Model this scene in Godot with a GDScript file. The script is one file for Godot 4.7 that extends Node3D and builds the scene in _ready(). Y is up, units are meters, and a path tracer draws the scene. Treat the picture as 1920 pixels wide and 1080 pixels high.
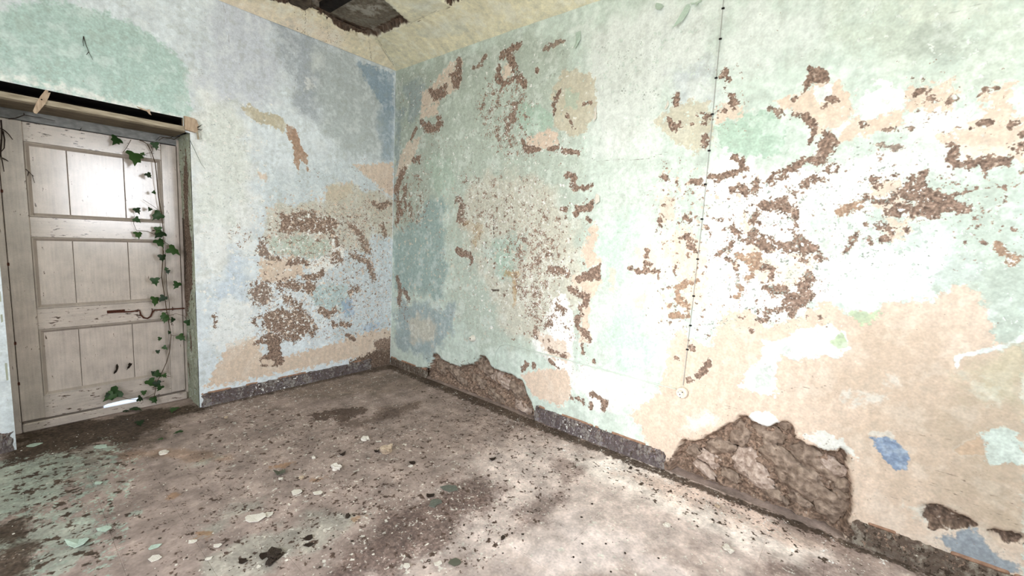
extends Node3D
# Derelict room corner: peeling limewashed walls, plank door with ivy, broken cornice, littered tile floor.
# Units are metres; the corner of the two walls stands at x = 0, z = 0. wall_left is the plane z = 0, wall_right the plane x = 0.

const CEIL := 3.30
const COVE := 3.185
var rng := RandomNumberGenerator.new()
var n_rag: PackedFloat32Array
var n_broad: PackedFloat32Array
var n_fine: PackedFloat32Array
var fnl := FastNoiseLite.new()

# ---------------------------------------------------------------- palette of the plaster coats (sRGB 0-255, last: grain)
var PAL := {
	"m": [187, 197, 185, .05], "m2": [178, 195, 185, .06], "m3": [202, 211, 205, .04], "m4": [182, 200, 200, .06], "M": [174, 197, 180, .06], "M2": [192, 216, 201, .05], "M3": [176, 193, 178, .07],
	"g": [170, 178, 166, .06], "g2": [200, 208, 195, .04], "g3": [152, 158, 150, .06], "g4": [180, 188, 188, .05], "g5": [176, 183, 183, .08], "gy": [186, 196, 188, .05],
	"w": [224, 228, 223, .04], "w2": [208, 216, 208, .03], "w3": [216, 219, 206, .04], "wg": [215, 220, 213, .04], "W": [241, 240, 236, .04], "n": [207, 217, 208, .06], "n2": [203, 212, 216, .06],
	"b": [156, 174, 182, .06], "b2": [152, 171, 168, .07], "b3": [150, 165, 171, .07], "b4": [142, 155, 164, .06], "b5": [197, 203, 205, .05], "b6": [150, 159, 168, .08], "b7": [146, 165, 181, .05], "b8": [200, 212, 226, .05], "b9": [150, 172, 198, .06], "B": [136, 152, 175, .1],
	"s": [219, 199, 181, .04], "s2": [234, 213, 194, .04], "s3": [203, 183, 163, .03], "s4": [190, 173, 152, .03], "s5": [204, 176, 150, .04], "c": [236, 220, 200, .03], "t": [200, 191, 170, .05], "t2": [205, 199, 184, .08], "t3": [192, 184, 158, .04],
	"r": [138, 117, 104, .3], "q": [166, 140, 120, .16], "q2": [174, 146, 127, .12], "h": [116, 98, 86, .3], "hd": [84, 68, 57, .25], "hm": [140, 119, 104, .28], "d": [72, 62, 54, .1], "o": [176, 142, 102, .1], "rc": [232, 214, 196, .05], "y": [188, 203, 170, .04],
	"a": [186, 208, 202, .05], "l": [210, 214, 223, .04], "l2": [172, 179, 186, .06],
	"p": [206, 190, 183, .07], "p2": [220, 205, 200, .05], "p3": [236, 224, 216, .06], "p4": [214, 188, 174, .1], "p5": [208, 202, 192, .06], "e": [151, 134, 126, .12], "e2": [127, 112, 101, .14], "x": [80, 68, 59, .25], "k": [106, 89, 83, .25], "k2": [84, 69, 61, .16], "ru": [150, 104, 66, .1],
	"bb": [136, 128, 134, .14], "mf": [162, 170, 158, .08], "mf2": [170, 169, 158, .08],
	"cr": [222, 208, 170, .03], "cp": [238, 222, 202, .04], "ck": [92, 78, 62, .1], "st": [172, 142, 106, .1], "sl": [112, 103, 92, .14], "sd": [46, 37, 30, .2],
}
const PAINT_RIGHT := """
P g 14 10 - .8 : -3.9 318.3 96 317.3 181.2 314.1 212.6 293 193.8 212.9 129.7 203.6 87.2 205.8 57.5 159.7 1.4 152.8
P m 14 10 - .9 : 75.6 285.8 212.9 289.2 227.2 225.9 241.3 163.2 250.3 108.4 239.4 73.8 139.1 43.9 93.1 87.7 78.8 221.3
P t2 10 8 - .75 : 116.1 204.3 189.1 204.8 232.2 163 240.7 115.3 229.9 71.9 176.4 61.3 135 112.9 104.4 160.6
P b2 8 8 - .85 : 1.4 152.8 31.3 159.2 56.4 183.6 82.3 180.7 89 108.4 82.2 85.2 52 86.8 3.4 88.0
P b3 7 8 - .7 : 7.8 76.5 61.2 75.2 101 83.5 102.3 57.4 63.5 20.8 9.5 22.2
P t2 6 8 - .8 : 30.6 56.2 61.5 66.9 74.7 55.1 73.1 35.3 40.7 34.5
P b4 6 7 - .5 : 1.1 282.3 13.4 275.1 12.4 226.2 8.2 181.6 0.4 181.7
P b4 5 6 - .5 : 17.1 298.4 42.9 304.1 51.8 289.9 40.2 268.7 25.5 265.4
P m2 8 8 - .8 : 152.1 152.2 192.5 157.9 166.7 116.1 154.5 114.9 137.2 132.5
P M 6 7 - .45 : 54.7 223.1 89.9 225.4 94.9 200.4 68.6 186.0
P M 6 7 - .6 : 152.5 145.3 167.6 148.2 171.5 116.5 161 110.8
P w 14 6 - .9 : 230.1 299.9 283.7 305.7 316.5 296.2 317.1 260 285.8 246.7 286 206.1 246 212.8 236 254.8
P n 14 8 - .8 : 242.3 205.5 289.9 202.4 299.6 136.3 300.7 85.9 308.4 43.2 265 38.5 253 76.5 252.7 132.4
P M2 8 8 - .8 : 268.3 99.2 293.4 104.9 298.9 85.6 295.5 62.3 275.8 61.4 261.6 78.2
P M2 8 8 - .6 : 250.1 163.4 281.8 171.1 278 127.1 258.3 117.3
P g2 18 14 - .85 : 374.3 279.3 441 259.9 446.5 216.2 426.2 228.4 405.9 234.4 387 243.1 378.3 262.9
P w 16 10 - .7 : 316.5 296.2 369.7 280.7 368.3 252.1 338 252.8 323.2 258.8
P m 14 12 - .7 : 424.2 188.7 448.7 198.5 455.6 144.6 432.1 152.2
P W 8 8 - .9 : 322.8 203.4 365 194.6 384.3 190.7 392.1 198.3 404.2 199.9 395.2 171.5 388.6 152.1 384.6 126.1 358.4 110.1 332.2 109.1 323 138.3
P W 6 6 - .9 : 199.1 65.8 228.6 88.7 241 53.1 292.2 55.8 291.9 38.3 274.7 25.8 247.5 31.4 222 44.1
P w 8 8 - .8 : 387.5 201.3 411.4 204.3 435.1 208.9 439.5 199.3 427.4 190.9 413.2 189.3 395.2 171.5 385.8 177.0
P n 8 8 - .7 : 372.4 171.5 394.9 174.2 405.3 155.8 389.2 146.6 378.6 137.0
P M2 6 8 - .55 : 373.9 180 382.8 184 383.6 165.9 377.3 160.1
P b5 8 8 - .8 : 295.6 259.7 316.8 263.8 321.7 250 322.1 240.2 305.1 239.7 295.1 250.1
P w 6 6 - .7 : 305.5 251.4 314.9 251.9 321.2 244 309.4 244.4
P w3 4 4 - .5 : 401.5 271.4 431.6 262.6 430.8 256.3 404.8 259.9
P g3 5 6 - .4 : 405.1 257.4 419.4 256 432.2 245.1 417.8 241.6 402.2 249.7
P w2 .6 2 205 .85 : 211.7 304.5 229.5 307.2 234.5 298.8 233.2 288.3 224 294.1 218.9 300.8
P wg 1 2 205 .6 : 240.4 268.7 272.6 272.6 288.7 252.8 287.3 229.8 266 218.3 246.2 234.9
P wg 4 5 - .5 : 244.2 284 267.7 285.5 271 269.6 249.3 272.3
P s .6 3 120 1 : 286.7 29.6 299.1 43.5 306.8 52.1 309.9 84.1 315.4 98.8 324.5 90.6 335.8 89.5 338.3 110.1 350.9 115.3 364.1 107.3 378.5 116.4 389.3 126.1 399 119.5 409.1 123 412.8 129.8 428.4 131.3 434.7 138.1 438.8 141.8 443.7 137.5 450.6 120.4 453.1 113.2 459 117.2 472.1 14 462 5.4 406.1 -2.9 306.8 0.6 295.1 23.7
P s3 20 14 - .8 : 406.2 112.4 436.9 112.9 459.6 112.7 469.7 33.1 450.6 28.7 419.2 36.6 398.5 64.3 395.3 93.0
P s4 16 12 - .6 : 437.7 76.8 461.9 94.2 469.7 33.1 450 33.8
P t3 8 6 - .7 : 441.8 101.2 440.7 105.6 451.7 111.4 459 117.2 462.8 87.2 448.2 90.3
P s .5 2.2 125 .9 : 45.2 290 57.4 292.4 79.9 305.7 84.2 309.1 101.2 310.6 99.8 285 70.6 278.4 68.9 264.8 42.1 264.8
P s .5 2 125 .8 : 10.3 230.8 23.6 244.3 45.3 247.3 33.3 224.6 20.2 213.6 3.4 208.9
P s .5 2 125 .9 : 149.5 288.3 154.9 295.2 162.1 291.2 160.4 282.8 152.9 281.2
P s .5 2 125 1 : 179.2 230 202.3 236.5 210.1 231.6 211.7 223.5 203.5 221.1 182.4 222.5
P t .5 2.5 130 .9 : 211.4 277.3 225.5 275.3 240.3 265.1 242.3 241 233.6 230.5 222.4 227.9 208.4 235.8 205.8 255.8 200.4 262.6 207.1 271.2
P M .6 2.5 150 .8 : 169.8 261.4 190.7 256.2 206.6 245.9 204.7 237.8 181.7 232.3 168.9 240.4
P M .6 2.5 150 .5 : 214.8 264 226.8 258.2 225.5 247.1 214.9 250.5
P s .5 2.5 120 1 : 239.5 141.4 246.5 165.2 251.2 161.5 248.7 143.9 255.5 135.8 244 130.9
P s .5 2.5 120 1 : 230.6 124.5 256.6 122.2 254.2 114.9 249.4 108.3 248.1 91.9 253 75.7 241.7 74.3 242.3 95.1 243.4 110.7 233.6 116.1
P s .6 2.5 120 1 : 187.1 34.5 216.6 47.2 232.7 48.9 239 30.2 229 18.5 202.4 19.8 193.2 29.4
P W .6 3 150 .9 : 214.9 103.8 226.9 109.5 235.4 94 238.4 73.6 220.1 69.1 209.8 81.2
P s .6 3 120 .8 : 198.4 74.8 229.9 71.9 236 56.1 215.9 55.9
P t .6 3 125 .8 : 285.5 230 293.6 236.9 306.6 240.8 319.3 238.2 323.7 212.7 312.9 208.6 298.9 217.8
P s .6 3 125 .9 : 322.7 234.6 334.2 235.9 340.9 230.1 335.3 224.9 325.1 225.6
P M .7 3 150 .85 : 324.6 222 337.8 227.6 351.7 228.8 361.9 218.7 360.6 202.9 343 204.3 326.5 211.8
P s .5 3 120 1 : 365.5 234.8 370.8 239.6 379.9 239.3 387.9 229.6 388.6 223.5 384.2 214.4 377.3 212.5 372.1 217.4 369.3 221.6 363.6 225.7 353 231.2
P w .6 2 165 1 : 371.7 238.1 377.8 238.3 379.1 232.8 375.6 228.1 372.9 231.2
P s .6 3 120 1 : 387.7 218.2 401.8 220.3 407.6 223.2 408.7 230.3 424.2 231.1 426 224.3 423.6 215.9 413.1 221.2 407.7 219 408.8 213 398.8 211.6 388.8 208.6 382.4 207.1
P W .6 3 175 1 : 389.4 221.6 393 230.3 398.5 231.3 395.1 236.4 406.4 230.7 408.2 224.3 406 220.7 397.9 219.4 393.9 219.2
P w .6 3 170 .9 : 408.2 218 420.5 218.9 432.7 218.3 435.2 211.1 428.6 208.2 418.8 203.6 411.1 206.3
P s .6 3 120 1 : 434 224.3 441.5 227.9 441.4 220.9 444.8 213 447 212.2 449.3 194.1 443 196.3 429.5 201.2 423.7 204.1 420.2 206.8 430.5 209.4 435.3 217.9
P c .5 2 130 1 : 430.2 202 445.7 198.8 444.8 196.2 438.2 196.7 432.2 195.3
P s .5 3 120 .9 : 413.7 169.1 417.4 172.9 416.8 161.5 411.6 157.1 407.7 161.1 408.8 169.0
P s .5 3 120 .9 : 399.8 186 411.2 189.4 414.7 176.7 407.5 171.6 403.2 174.2
P s2 .6 4 120 .9 : 312.3 164.6 325.2 148.4 329.7 118.8 319.2 110.6 310.3 133.7 296.5 150.2
P s2 .6 3 125 .9 : 345.1 171.4 359.5 150.4 382.1 148.9 381 137.3 369.6 128.6 358.8 132 349.4 143.6
P W .6 3 150 1 : 357.2 172.6 367.5 171.4 365.8 164.1 355.6 162.4
P W .6 3 150 1 : 348.7 149.8 367.4 149.4 375.3 145.5 364.4 141.7 360 145.9
P W .6 3 150 .9 : 355.8 122.3 361.9 127.7 365 123.5 358.1 113.2
P c .6 3 130 .9 : 368 143.5 377.8 144.3 376.6 133.9 369.5 130.1 365 135.7
P s .5 3 120 .7 : 293 180.9 302.3 181.4 305.3 167.8 297 164.3
P W .6 3 150 .9 : 325.9 203.1 338.8 205.2 341.4 192.9 328.5 192.0
P s .5 2 120 .5 : 262.2 131.3 266.2 132.8 268.5 116.6 264.4 116.1
P s .5 2 120 .5 : 281.3 112.5 292.3 117.6 291.3 108.3 283.9 105.3
P s2 .6 3 120 .8 : 280.2 145.8 289.3 149.9 297.5 139.7 294.9 128.8 283.1 135.0
P w .6 3 185 1 : 382.6 144.1 389.7 146.6 405.5 154.2 409.5 154.4 417.4 153.6 428.8 153 431.4 146.7 428.2 132.8 412.8 129.5 409.1 123.3 401 120.7 393.8 125.6 383.7 125.7
P wg 2 3 - .6 : 391 131.2 394 144.1 400.8 144.7 400.6 133.7 397.8 130.0
P m 1 3 180 .9 : 430.7 149.2 440 156.1 446.9 153 453.9 158 458.9 118.2 451.2 115.2 448.5 124.9 442.4 137.1 436.8 141.3 430.5 136.6 428.2 132.8
P m3 3 4 - .6 : 422 146.5 440.3 154 443.2 143.4 430.4 137.1 424.7 139.0
P w .5 2.5 180 1 : 362.3 99.4 369 99.1 374.8 104.9 379.3 109.3 391.2 112.9 397.6 112 401.1 102.7 395 95.6 391.3 97.7 382.5 91.3 371.6 91.9 371 68.1 358 66.1 353.4 69.8 354.9 77.1 362.1 88.2
P gy .5 2 170 .6 : 359 78.1 366.4 86.3 369 74.3 362.7 70.0
P gy 1 2 - .5 : 369.4 94.9 377.7 101.2 377.1 94.9 372.3 92.4
P y .4 1 190 1 : 392.9 103.9 397.7 110.8 400.6 103.1 396.6 101.2
P y .5 2 185 .9 : 398.8 120.9 411.4 124.2 408.2 116.6 402.9 115.4
L w .4 .8 185 1 : 440.1 100.8 0.6 440.3 106 1 445.8 109.7 0.8 451.9 112.9 1 456.1 116.4 0.8 458.7 119.1 0.7
P W .4 1.6 150 1 : 359.2 49.8 362.6 56.9 369.5 57.1 375.7 53.9 373.5 49.6 367.8 47.4 360.9 47.1
P w .6 2.5 140 .8 : 387.1 49.5 394.8 55.6 404.8 53.1 410 45.8 402.8 46.1 393.7 44.2
P B .5 1.2 150 1 : 415 58.2 420.5 60.7 426.8 58.1 430.2 52.5 430 47.4 426.4 45.1 420.9 48.8
P w .6 2 150 .5 : 413.2 61 421.1 64.2 424.4 61.5 416.6 58.7
P n .5 1.5 150 1 : 451.1 72.2 456.2 77.7 461.8 77.1 464.9 70.9 465.4 64.7 460 60.8 454.4 60.3 454.4 67.0
P s5 .5 1 115 .7 : 444.7 62.9 451.3 71.5 453.9 64.2 446.7 60.5
P b6 1.5 2.5 130 .95 : 444.1 17.7 455.8 28.6 459.8 22.8 471.9 14.4 461.1 12.4 450.9 12.0
P w 3 4 - .5 : 401.6 76.5 413.8 82.5 416.7 79.1 406.5 72.7
P w 3 4 - .4 : 416.9 91.2 422.7 92.6 423.2 88.7 418.4 86.8
P w3 3 4 - .4 : 440.4 98.4 450.8 96 456.6 87.7 448.2 90.3
P W 4 5 - .6 : 318.7 27.9 336.2 37.5 344.6 47.2 335.2 47.8 323 36.7
P wg 3 4 - .5 : 432.3 28.1 441.4 31 450.8 27.4 440.8 21.0
P r .35 1.6 70 1 : 94.9 312 100.7 308.5 101.6 290.7 96.4 283.2 90.5 285.2 87.2 293.4 84 298.7 91.2 299.7
L r .35 2 70 1 : 80 289.9 2.4 75.7 284.9 5.5 66.5 283.5 5.6 58.3 288.8 3.2
L r .35 2 70 1 : 44.7 261.4 2.6 53.3 255.2 4.6 65.6 251.2 4.4 74 255.7 3.7 70.6 262.1 2.5
L r .35 1 70 1 : 36.4 256.2 2 29.8 246.3 2.1
L r .35 3 70 1 : 20.1 217.4 2.1 13 206.7 2.9 3.9 195.9 3.7
L r .35 3 70 1 : 7.1 186.1 3.7 12.3 173 5.1 7.9 161.6 3.7
L r .35 2 70 1 : 35.1 224.5 3.4 42.8 225 3.4
L r .35 1.4 70 1 : 168.4 306.4 1.9 162.9 304.3 2.9 154.5 302.1 3.5 148.7 301.2 3.0
L r .35 1.4 70 1 : 157.6 299.3 4 162 292.1 2.9 165.4 283.9 2.4 170.3 278 3.4 176.2 272.8 2.9
L r .35 1.4 70 1 : 145.7 292 3.1 144.9 284.9 3.6 153.1 279.1 3 161.7 280.4 2.5
L r .35 1.2 70 .8 : 192.8 296.7 1.8 200.2 297.7 2.2 208.4 298.5 1.7 212.2 298.4 0.8
L r .35 1 70 .9 : 114.2 298.4 1.1 120.8 298.4 1.6 126 298.7 1.6
L r .35 1 70 .9 : 127 302.4 2.1 130 305.3 2.1
L r .35 1 70 1 : 187.1 283.7 1.4 187.8 280.8 1.4
L r .35 3 70 .9 : 168.8 259.5 2.9 163.8 249.6 4 158.6 239.5 3.0
L r .35 1 70 1 : 210.2 262.9 1.3 206.7 257.7 1.8 205.2 252 1.8 206.5 247.1 1.3
L r .35 1 70 1 : 231.6 249.2 0.8 237.3 250.2 1.2
L r .35 1 70 1 : 217.8 244.3 1.3 225.6 233.7 0.8
L r .35 1 70 1 : 176.4 229.9 1.9 179.7 222.4 2.4 187.9 221.6 2.8 194.3 220.7 1.9
L r .35 1 70 1 : 202.5 220.7 1.8 211 220.4 2.2
L r .35 1 70 1 : 216 218.4 2.2 223.3 216.6 2.1 230.2 216.3 1.3
L r .35 1.2 70 1 : 219.8 200.2 1.7 227 198.7 3 228 192.8 2.1 226.3 190.8 1.7
L r .35 1.2 70 1 : 230.1 189.5 2.1 236.9 189.3 1.7 242.7 190.3 1.6
L r .35 1.2 70 1 : 244.4 179.5 1.6 243.9 175.6 2.5 232.2 174.1 3 230.7 170.2 2.2
L r .35 1 70 1 : 241.1 166.3 1.7 244.3 165.2 1.2
L r .35 1 70 1 : 217.9 175 2.2 221.9 174.2 2.2
L r .35 3 70 .9 : 103.2 182.9 3.6 109.3 175.5 3.5 105.5 165.6 4.2 112.9 161.7 2.9
L r .35 1.5 70 1 : 104.2 135.4 3.7 111.6 133.3 3 120.2 132.4 3.5 123.9 129.2 2.3 122 124.6 1.2
L o 2 3 - .4 : 115.1 160.8 4.7 132.5 156.3 4.5 126.4 144 2.9
L d .3 .6 90 .8 : 147.9 168.4 0.5 149.5 153.1 0.5
L o 2 2 - .7 : 165.3 119.2 2.1 177.1 120.3 2.6 176.5 112.5 2.1 176.6 94.1 1.6
L d .3 .5 90 .8 : 150.1 102.9 1.1 157.7 103.8 0.8
L r .35 2 70 1 : 210.6 126.8 2.3 220.7 126.4 3.2 228.2 124.2 1.8
P r .35 1.4 70 1 : 254.7 134.6 256.6 123 242.5 121.2 238.2 117.1 234.5 122.8 246.3 130.3
L r .35 1.4 70 1 : 230.4 114.1 1.8 238.7 111 3 244.8 109.7 2.6 246 105.8 2.1 241.8 101.2 2.2 241.4 94.9 2.2 238.1 89.5 2.6 239.3 86.3 2.2
L r .35 1.2 70 1 : 244.2 83.1 2.2 248.1 80.5 2.6 250.6 78.1 2.1
L r .35 1.2 70 1 : 244.3 71.4 1.3 245.5 67.5 2.2
L r .35 2 70 1 : 220.4 98.1 2.8 225.5 95.9 2.7
L r .35 2 70 1 : 216 88.8 2.3 211.4 80.6 2.4
L r .35 1 70 1 : 200.1 74.2 2 200.9 70.7 2.5
L r .35 1 70 1 : 189.6 39.3 2.1 193.3 44.4 2.5
L r .35 1 70 1 : 199.8 47.3 1.5 200.7 42.9 2.0
L r .35 1 70 1 : 215.4 62.5 1.4 223.2 61 1.9 230.8 60.1 1.4
L r .35 1 70 1 : 216.1 53.7 1.4 222.5 50.8 1.4 225.1 49.2 0.9
L r .35 1 70 1 : 255 63 1.3 256.1 60.8 0.8
L r .35 1.4 70 1 : 239.1 29 1.4 245.3 29.5 1.8 250.1 28.3 1.3
L r .35 1 70 1 : 255.4 37 1.7 260.8 36 1.7 266.8 32.8 2.9 266 27.2 1.3
L r .35 1 70 1 : 255.5 29.5 1.3 256.3 25.1 1.3
L r .35 1.2 70 1 : 277.5 133.4 1.1 283.4 132.4 1.9 289.8 132.6 1.8 294.6 132.3 1.4 297.4 133.6 1.1
L r .35 1 70 1 : 299 244.6 2 299.5 239.6 1.7 298 237.6 1.0
L r .35 1 70 1 : 295.1 232.1 1.4 297.2 227.9 1.7 299.2 225 2.3 303 227.1 1.3
L r .35 1 70 1 : 310.6 226.2 1.3
L r .35 1.4 70 1 : 314.4 231.7 1.3 318.6 230.5 0.9 320.3 228.1 1.2 316.9 225.4 0.9
L r .35 1.4 70 1 : 318.3 218 1.6 319.4 213.2 1.9 320.5 214.6 1.2
L r .35 1.2 70 1 : 292.4 194.4 1 297 194.5 2.1 298.6 195.7 1.0
L r .35 1 70 1 : 304.1 191.1 1.3
L r .35 1 70 1 : 309.9 189.9 1 314.6 191 1.6 318.5 190.8 1.6
L r .35 1.4 70 1 : 323.8 252.6 1.5 326.1 253.7 1.2 328.4 250.3 1.2
L r .35 1.6 70 1 : 328.3 242.8 1.2 331.1 237.8 1.8 334.3 234.3 2 336.5 235.5 1.2
L r .35 1.4 70 1 : 324.6 230.6 1.5 327.5 231.4 1.2
P r .35 1.6 70 1 : 367.5 248.3 372.2 248.1 378.1 241.7 377.9 239.6 370.8 239.6 367.8 235.5 365.4 235.7 367.7 240.2
L r .35 .8 70 1 : 362.1 232.3 1 363.5 232.7 1.0
L r .35 .8 70 1 : 377.2 230 1 379.8 230.3 1.2 381.8 228.4 0.7
L r .35 .8 70 1 : 376.7 227.6 1.0
L r .35 1.8 70 .9 : 352.4 229.3 0.8 356.5 227.3 0.8 360.6 223.9 1.1
L r .35 1.4 70 1 : 364.1 225.1 1 368 222.9 1.3 371.4 219.7 1.5 373.2 216.2 1.5 373.7 213.4 1.3 372.5 209.4 1.0
P r .35 2 70 1 : 378.2 214.3 381.5 215.2 384.6 210.9 384.7 202.9 379 197.6 373.7 199.1 376 203.6 376.5 209.0
L r .35 2.4 70 1 : 376.4 200 2 369.5 198.5 2.1 364.8 196 2.1 360.3 191.9 1.9 355.4 189 1.4
L r .35 2.4 70 1 : 384.3 194 1.2 377.5 189.7 1.5 372.1 185.7 1.8 368.2 183 1.6
L r .35 1.6 70 1 : 335.2 204 1.2 340.5 202.1 1.8 341.8 197.4 2 338.4 194.6 1.8 334.1 194.5 1.5 329.9 192.5 2.4 325.1 192.8 1.6
L r .35 1.6 70 1 : 338 185.4 1.8 342.1 186.8 2.1 345.3 183 1.7 350 185 2.3 350.1 188.9 1.7
P r .35 2.4 70 1 : 361.6 179.7 366.5 180.7 370.3 172.9 373.5 165.7 371.1 161.6 367.2 170 361.1 172.6 353.2 172.6 348.1 177.5 356.4 179.7
L r .35 2.4 70 1 : 349.2 171.4 2 352.1 165.3 2 351.1 159.2 2.3
P r .35 2.4 70 1 : 343.9 155.8 355.9 159.3 368 155.3 371.3 159.9 381.4 154.6 383.2 151.8 377.3 148.9 367.2 151.2 358.3 149.4 351.2 152.7
L r .35 1.8 70 1 : 341.2 154.1 1.2 338.6 150.8 1.5 334.5 147.3 1.6 331.7 144.9 1.3
L r .35 1.2 70 1 : 324.2 164.8 1 325.4 161.5 1.3
L r .35 1.2 70 1 : 314 157.9 1.7 317 150.6 2.3 320.5 148.1 1.6
L r .35 1.2 70 1 : 312.6 168.6 1.7 315.1 166.3 1.6
L r .35 1 70 1 : 295.7 167 1.4 297.1 163.2 1.1
L r .35 .6 70 1 : 296.9 176.7 1.0
L r .35 1 70 1 : 327.9 167.4 0.9 331.8 167.8 1.2 334.7 168.5 0.6
L r .35 1.6 70 1 : 337.9 166.6 1.2 341.3 161.3 1.8 344.1 159.6 1.5
L r .35 .8 70 1 : 288.5 147 1.1 288.4 143.4 1.8
L r .35 .8 70 1 : 288.6 137.2 1.5 292.3 137.5 1.4
L q .35 1.4 75 1 : 344.1 145.4 1.8 349.3 144.5 2.4 353.2 147 2.9 355 142.5 2.6 352.6 139.2 1.8
L r .35 1.2 70 1 : 337.7 145 1.2 342.4 142.4 1.5 344.8 138.5 0.9 345.4 135.3 0.6
L q .35 1 75 1 : 349.8 134.5 1.2 353 135.1 1.5
L r .35 1.2 70 1 : 357.4 140.2 1.1 361.2 142 1.7 362.6 138.5 1.7 362.1 133.9 1.4 361.5 132.3 1.1
L r .35 2 70 1 : 360.5 129.1 1.7 364.4 129.5 2.2 368.4 128.5 2.2 370.8 129.4 1.6
P r .35 2 60 1 : 378.2 141.4 380.4 142.4 381.9 137.4 383.5 125.9 380.4 121.1 373.2 119.5 368.7 120.9 371.2 125.8 374.6 129.2 376.4 135.3
L r .35 2 70 1 : 375.7 118.9 1.9 369.5 118 1.7 363.2 116.1 1.4 359.3 114.3 1.4
L r .35 1.6 70 1 : 359.7 111.2 1.4 364.4 109.8 1.7
L r .35 1.2 70 1 : 375.3 118 1.4 373.7 115 1.1
L r .35 1 70 1 : 375.2 146.4 1.6 378.1 146.6 1.3
L r .35 1 70 1 : 382.2 147.7 1.5 384.2 146.2 1.0
L q .35 1 70 1 : 346.6 129.1 1.5 347.9 125.1 1.5 346.8 121.7 1.2
L q .35 1.6 70 1 : 322.3 129.8 1 317.6 127.6 1.7 312 123.5 2.4 311.8 118.2 2.1 315.6 114.2 2.4 318.6 110.5 1.7
L q .35 1.4 70 1 : 319.6 107.2 1.3 314.7 105.7 2.1 308.9 105.5 1.7
L q .35 1 70 1 : 302.2 109.1 1.1
L q .35 1 70 1 : 307.3 111.3 1.4
L r .35 .6 70 1 : 355.2 103.5 0.9 356.7 102.8 0.9
L r .35 1.2 70 1 : 319.8 87.3 1 323.9 87 1.7
L r .35 .6 70 1 : 315.7 77.8 1.4
L r .35 .6 70 1 : 332 95.9 1.0
L r .35 1 70 1 : 334.3 78.9 2.3 333.1 75.2 2 330.3 71 2 328.9 68.6 1.3
L r .35 .6 70 1 : 324.3 65.2 2.4
L r .35 1.6 70 1 : 409.7 226 1.1 411.4 227.4 1.5 414 228.7 1.5 415.2 229.2 0.8
L r .35 1.6 70 .9 : 416 224.3 0.8 418 222.3 1.0
L r .35 1 70 .9 : 423.6 221.9 0.8 425.1 223.6 0.8 425.1 224.5 0.6
L r .35 .8 70 1 : 394.3 215.5 1.6 394.2 213.2 0.9
L r .35 .8 70 1 : 410.6 234.3 0.6
L r .35 .8 70 1 : 413 234.1 0.6
L r .35 .8 70 1 : 436.3 225.1 1.3 435.6 224.1 0.8
L r .35 .8 70 1 : 432.8 223.7 0.8 433.8 225.7 0.8
L r .35 .6 70 1 : 412.8 219 0.8
L r .35 1.4 70 .9 : 402.8 212.2 0.4 408.6 211.5 0.7 412.4 211.3 0.4
L r .35 1.2 70 1 : 432.7 209.2 0.6 434.6 210.5 1.2 436.8 210.7 1.0
L r .35 1 70 1 : 443.4 207.4 0.7 443.7 209 0.9 444.8 209.5 0.5
L r .35 1 70 1 : 447.3 205.7 1.4
L r .35 1.2 70 1 : 426.8 202.8 1.2 428.7 200.8 1.6 426.8 195.7 1.8 429.6 193.6 1.6 432.2 193 1.0
L r .35 1.4 70 1 : 433.7 194.1 2.2 438.6 193.7 2.5 443 194.1 1.9 445.1 195.5 1.5 446.8 196.5 1.1 447.3 200.4 1.5
L r .35 1.8 70 .8 : 399.6 204.9 0.7 403.7 203.8 0.7 409.7 202.5 0.7
P r .35 2.4 70 1 : 414.3 188 417.5 192 420.8 190.1 421 185.2 425.9 181.4 430.4 180.1 434.7 175.2 435.1 172.2 426.4 170.4 421.2 168.9 416.2 171.6 416.8 177.9 410.6 178.8 409.2 181.8
L r .35 2 70 1 : 401.7 187.3 1.6 404.7 187.1 1.6 407.5 188.8 1.1
L r .35 1.6 70 1 : 397.4 179.5 1.2 402.7 178.1 1.8 406.8 177.8 1.8 409 179.3 1.3
L q .35 1 75 1 : 389.5 173.4 2 392.8 173.4 2.2 395.3 176.1 1.7 397.2 175.5 1.4
P r .35 1.6 70 1 : 407.2 174.2 412.7 177.2 415.7 175.4 414.5 170.3 408.7 169.5
L r .35 .8 70 1 : 400.4 166.8 1.2
L r .35 1 70 1 : 404.5 166.8 1.4 407.3 165.1 1.6 409.5 163.3 1.4 410.5 162.5 0.9
L r .35 1.2 70 1 : 407.9 159.8 1.8 406 158.4 1.4
L r .35 1 70 1 : 397.3 162.1 1 396.2 158.6 1.2 396 155.3 1.5 394.6 151.7 1.0
L r .35 1 70 1 : 402 158.3 1.4 403.5 157 0.7
L r .35 .8 70 1 : 416.2 163.5 1.1 415.9 161.4 0.7
L q .35 1.6 80 1 : 445.6 159 1 448.2 154.5 1.5 450.9 151.6 1.5
P h .6 1.4 60 1 : 436.8 30.3 442.8 34.4 449.2 33.4 456 30 450.9 26.7 440.8 20.5
P h .6 1.4 60 1 : 459 29.5 469.7 31.9 470.1 28.3 464.2 27.2
L h 1.5 2.5 70 1 : 8.3 -1.6 7.1 81.5 -2.1 6.1 204.1 -4.5 4.6 316.4 -4 3.3 391.7 -3.9 2.5 449.3 -3.7 2.0
L h 1.5 2.5 70 1 : 312.2 2 4.4 320.1 2.9 5.7 324.8 1 5.0
L h 1.5 2.5 70 1 : 411.1 5.3 3.6 415.5 3.9 4 419.9 2.9 3.5
L h 1.5 2.5 70 1 : 203.6 2.4 6.1 209.4 -0.4 5.0
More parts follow.
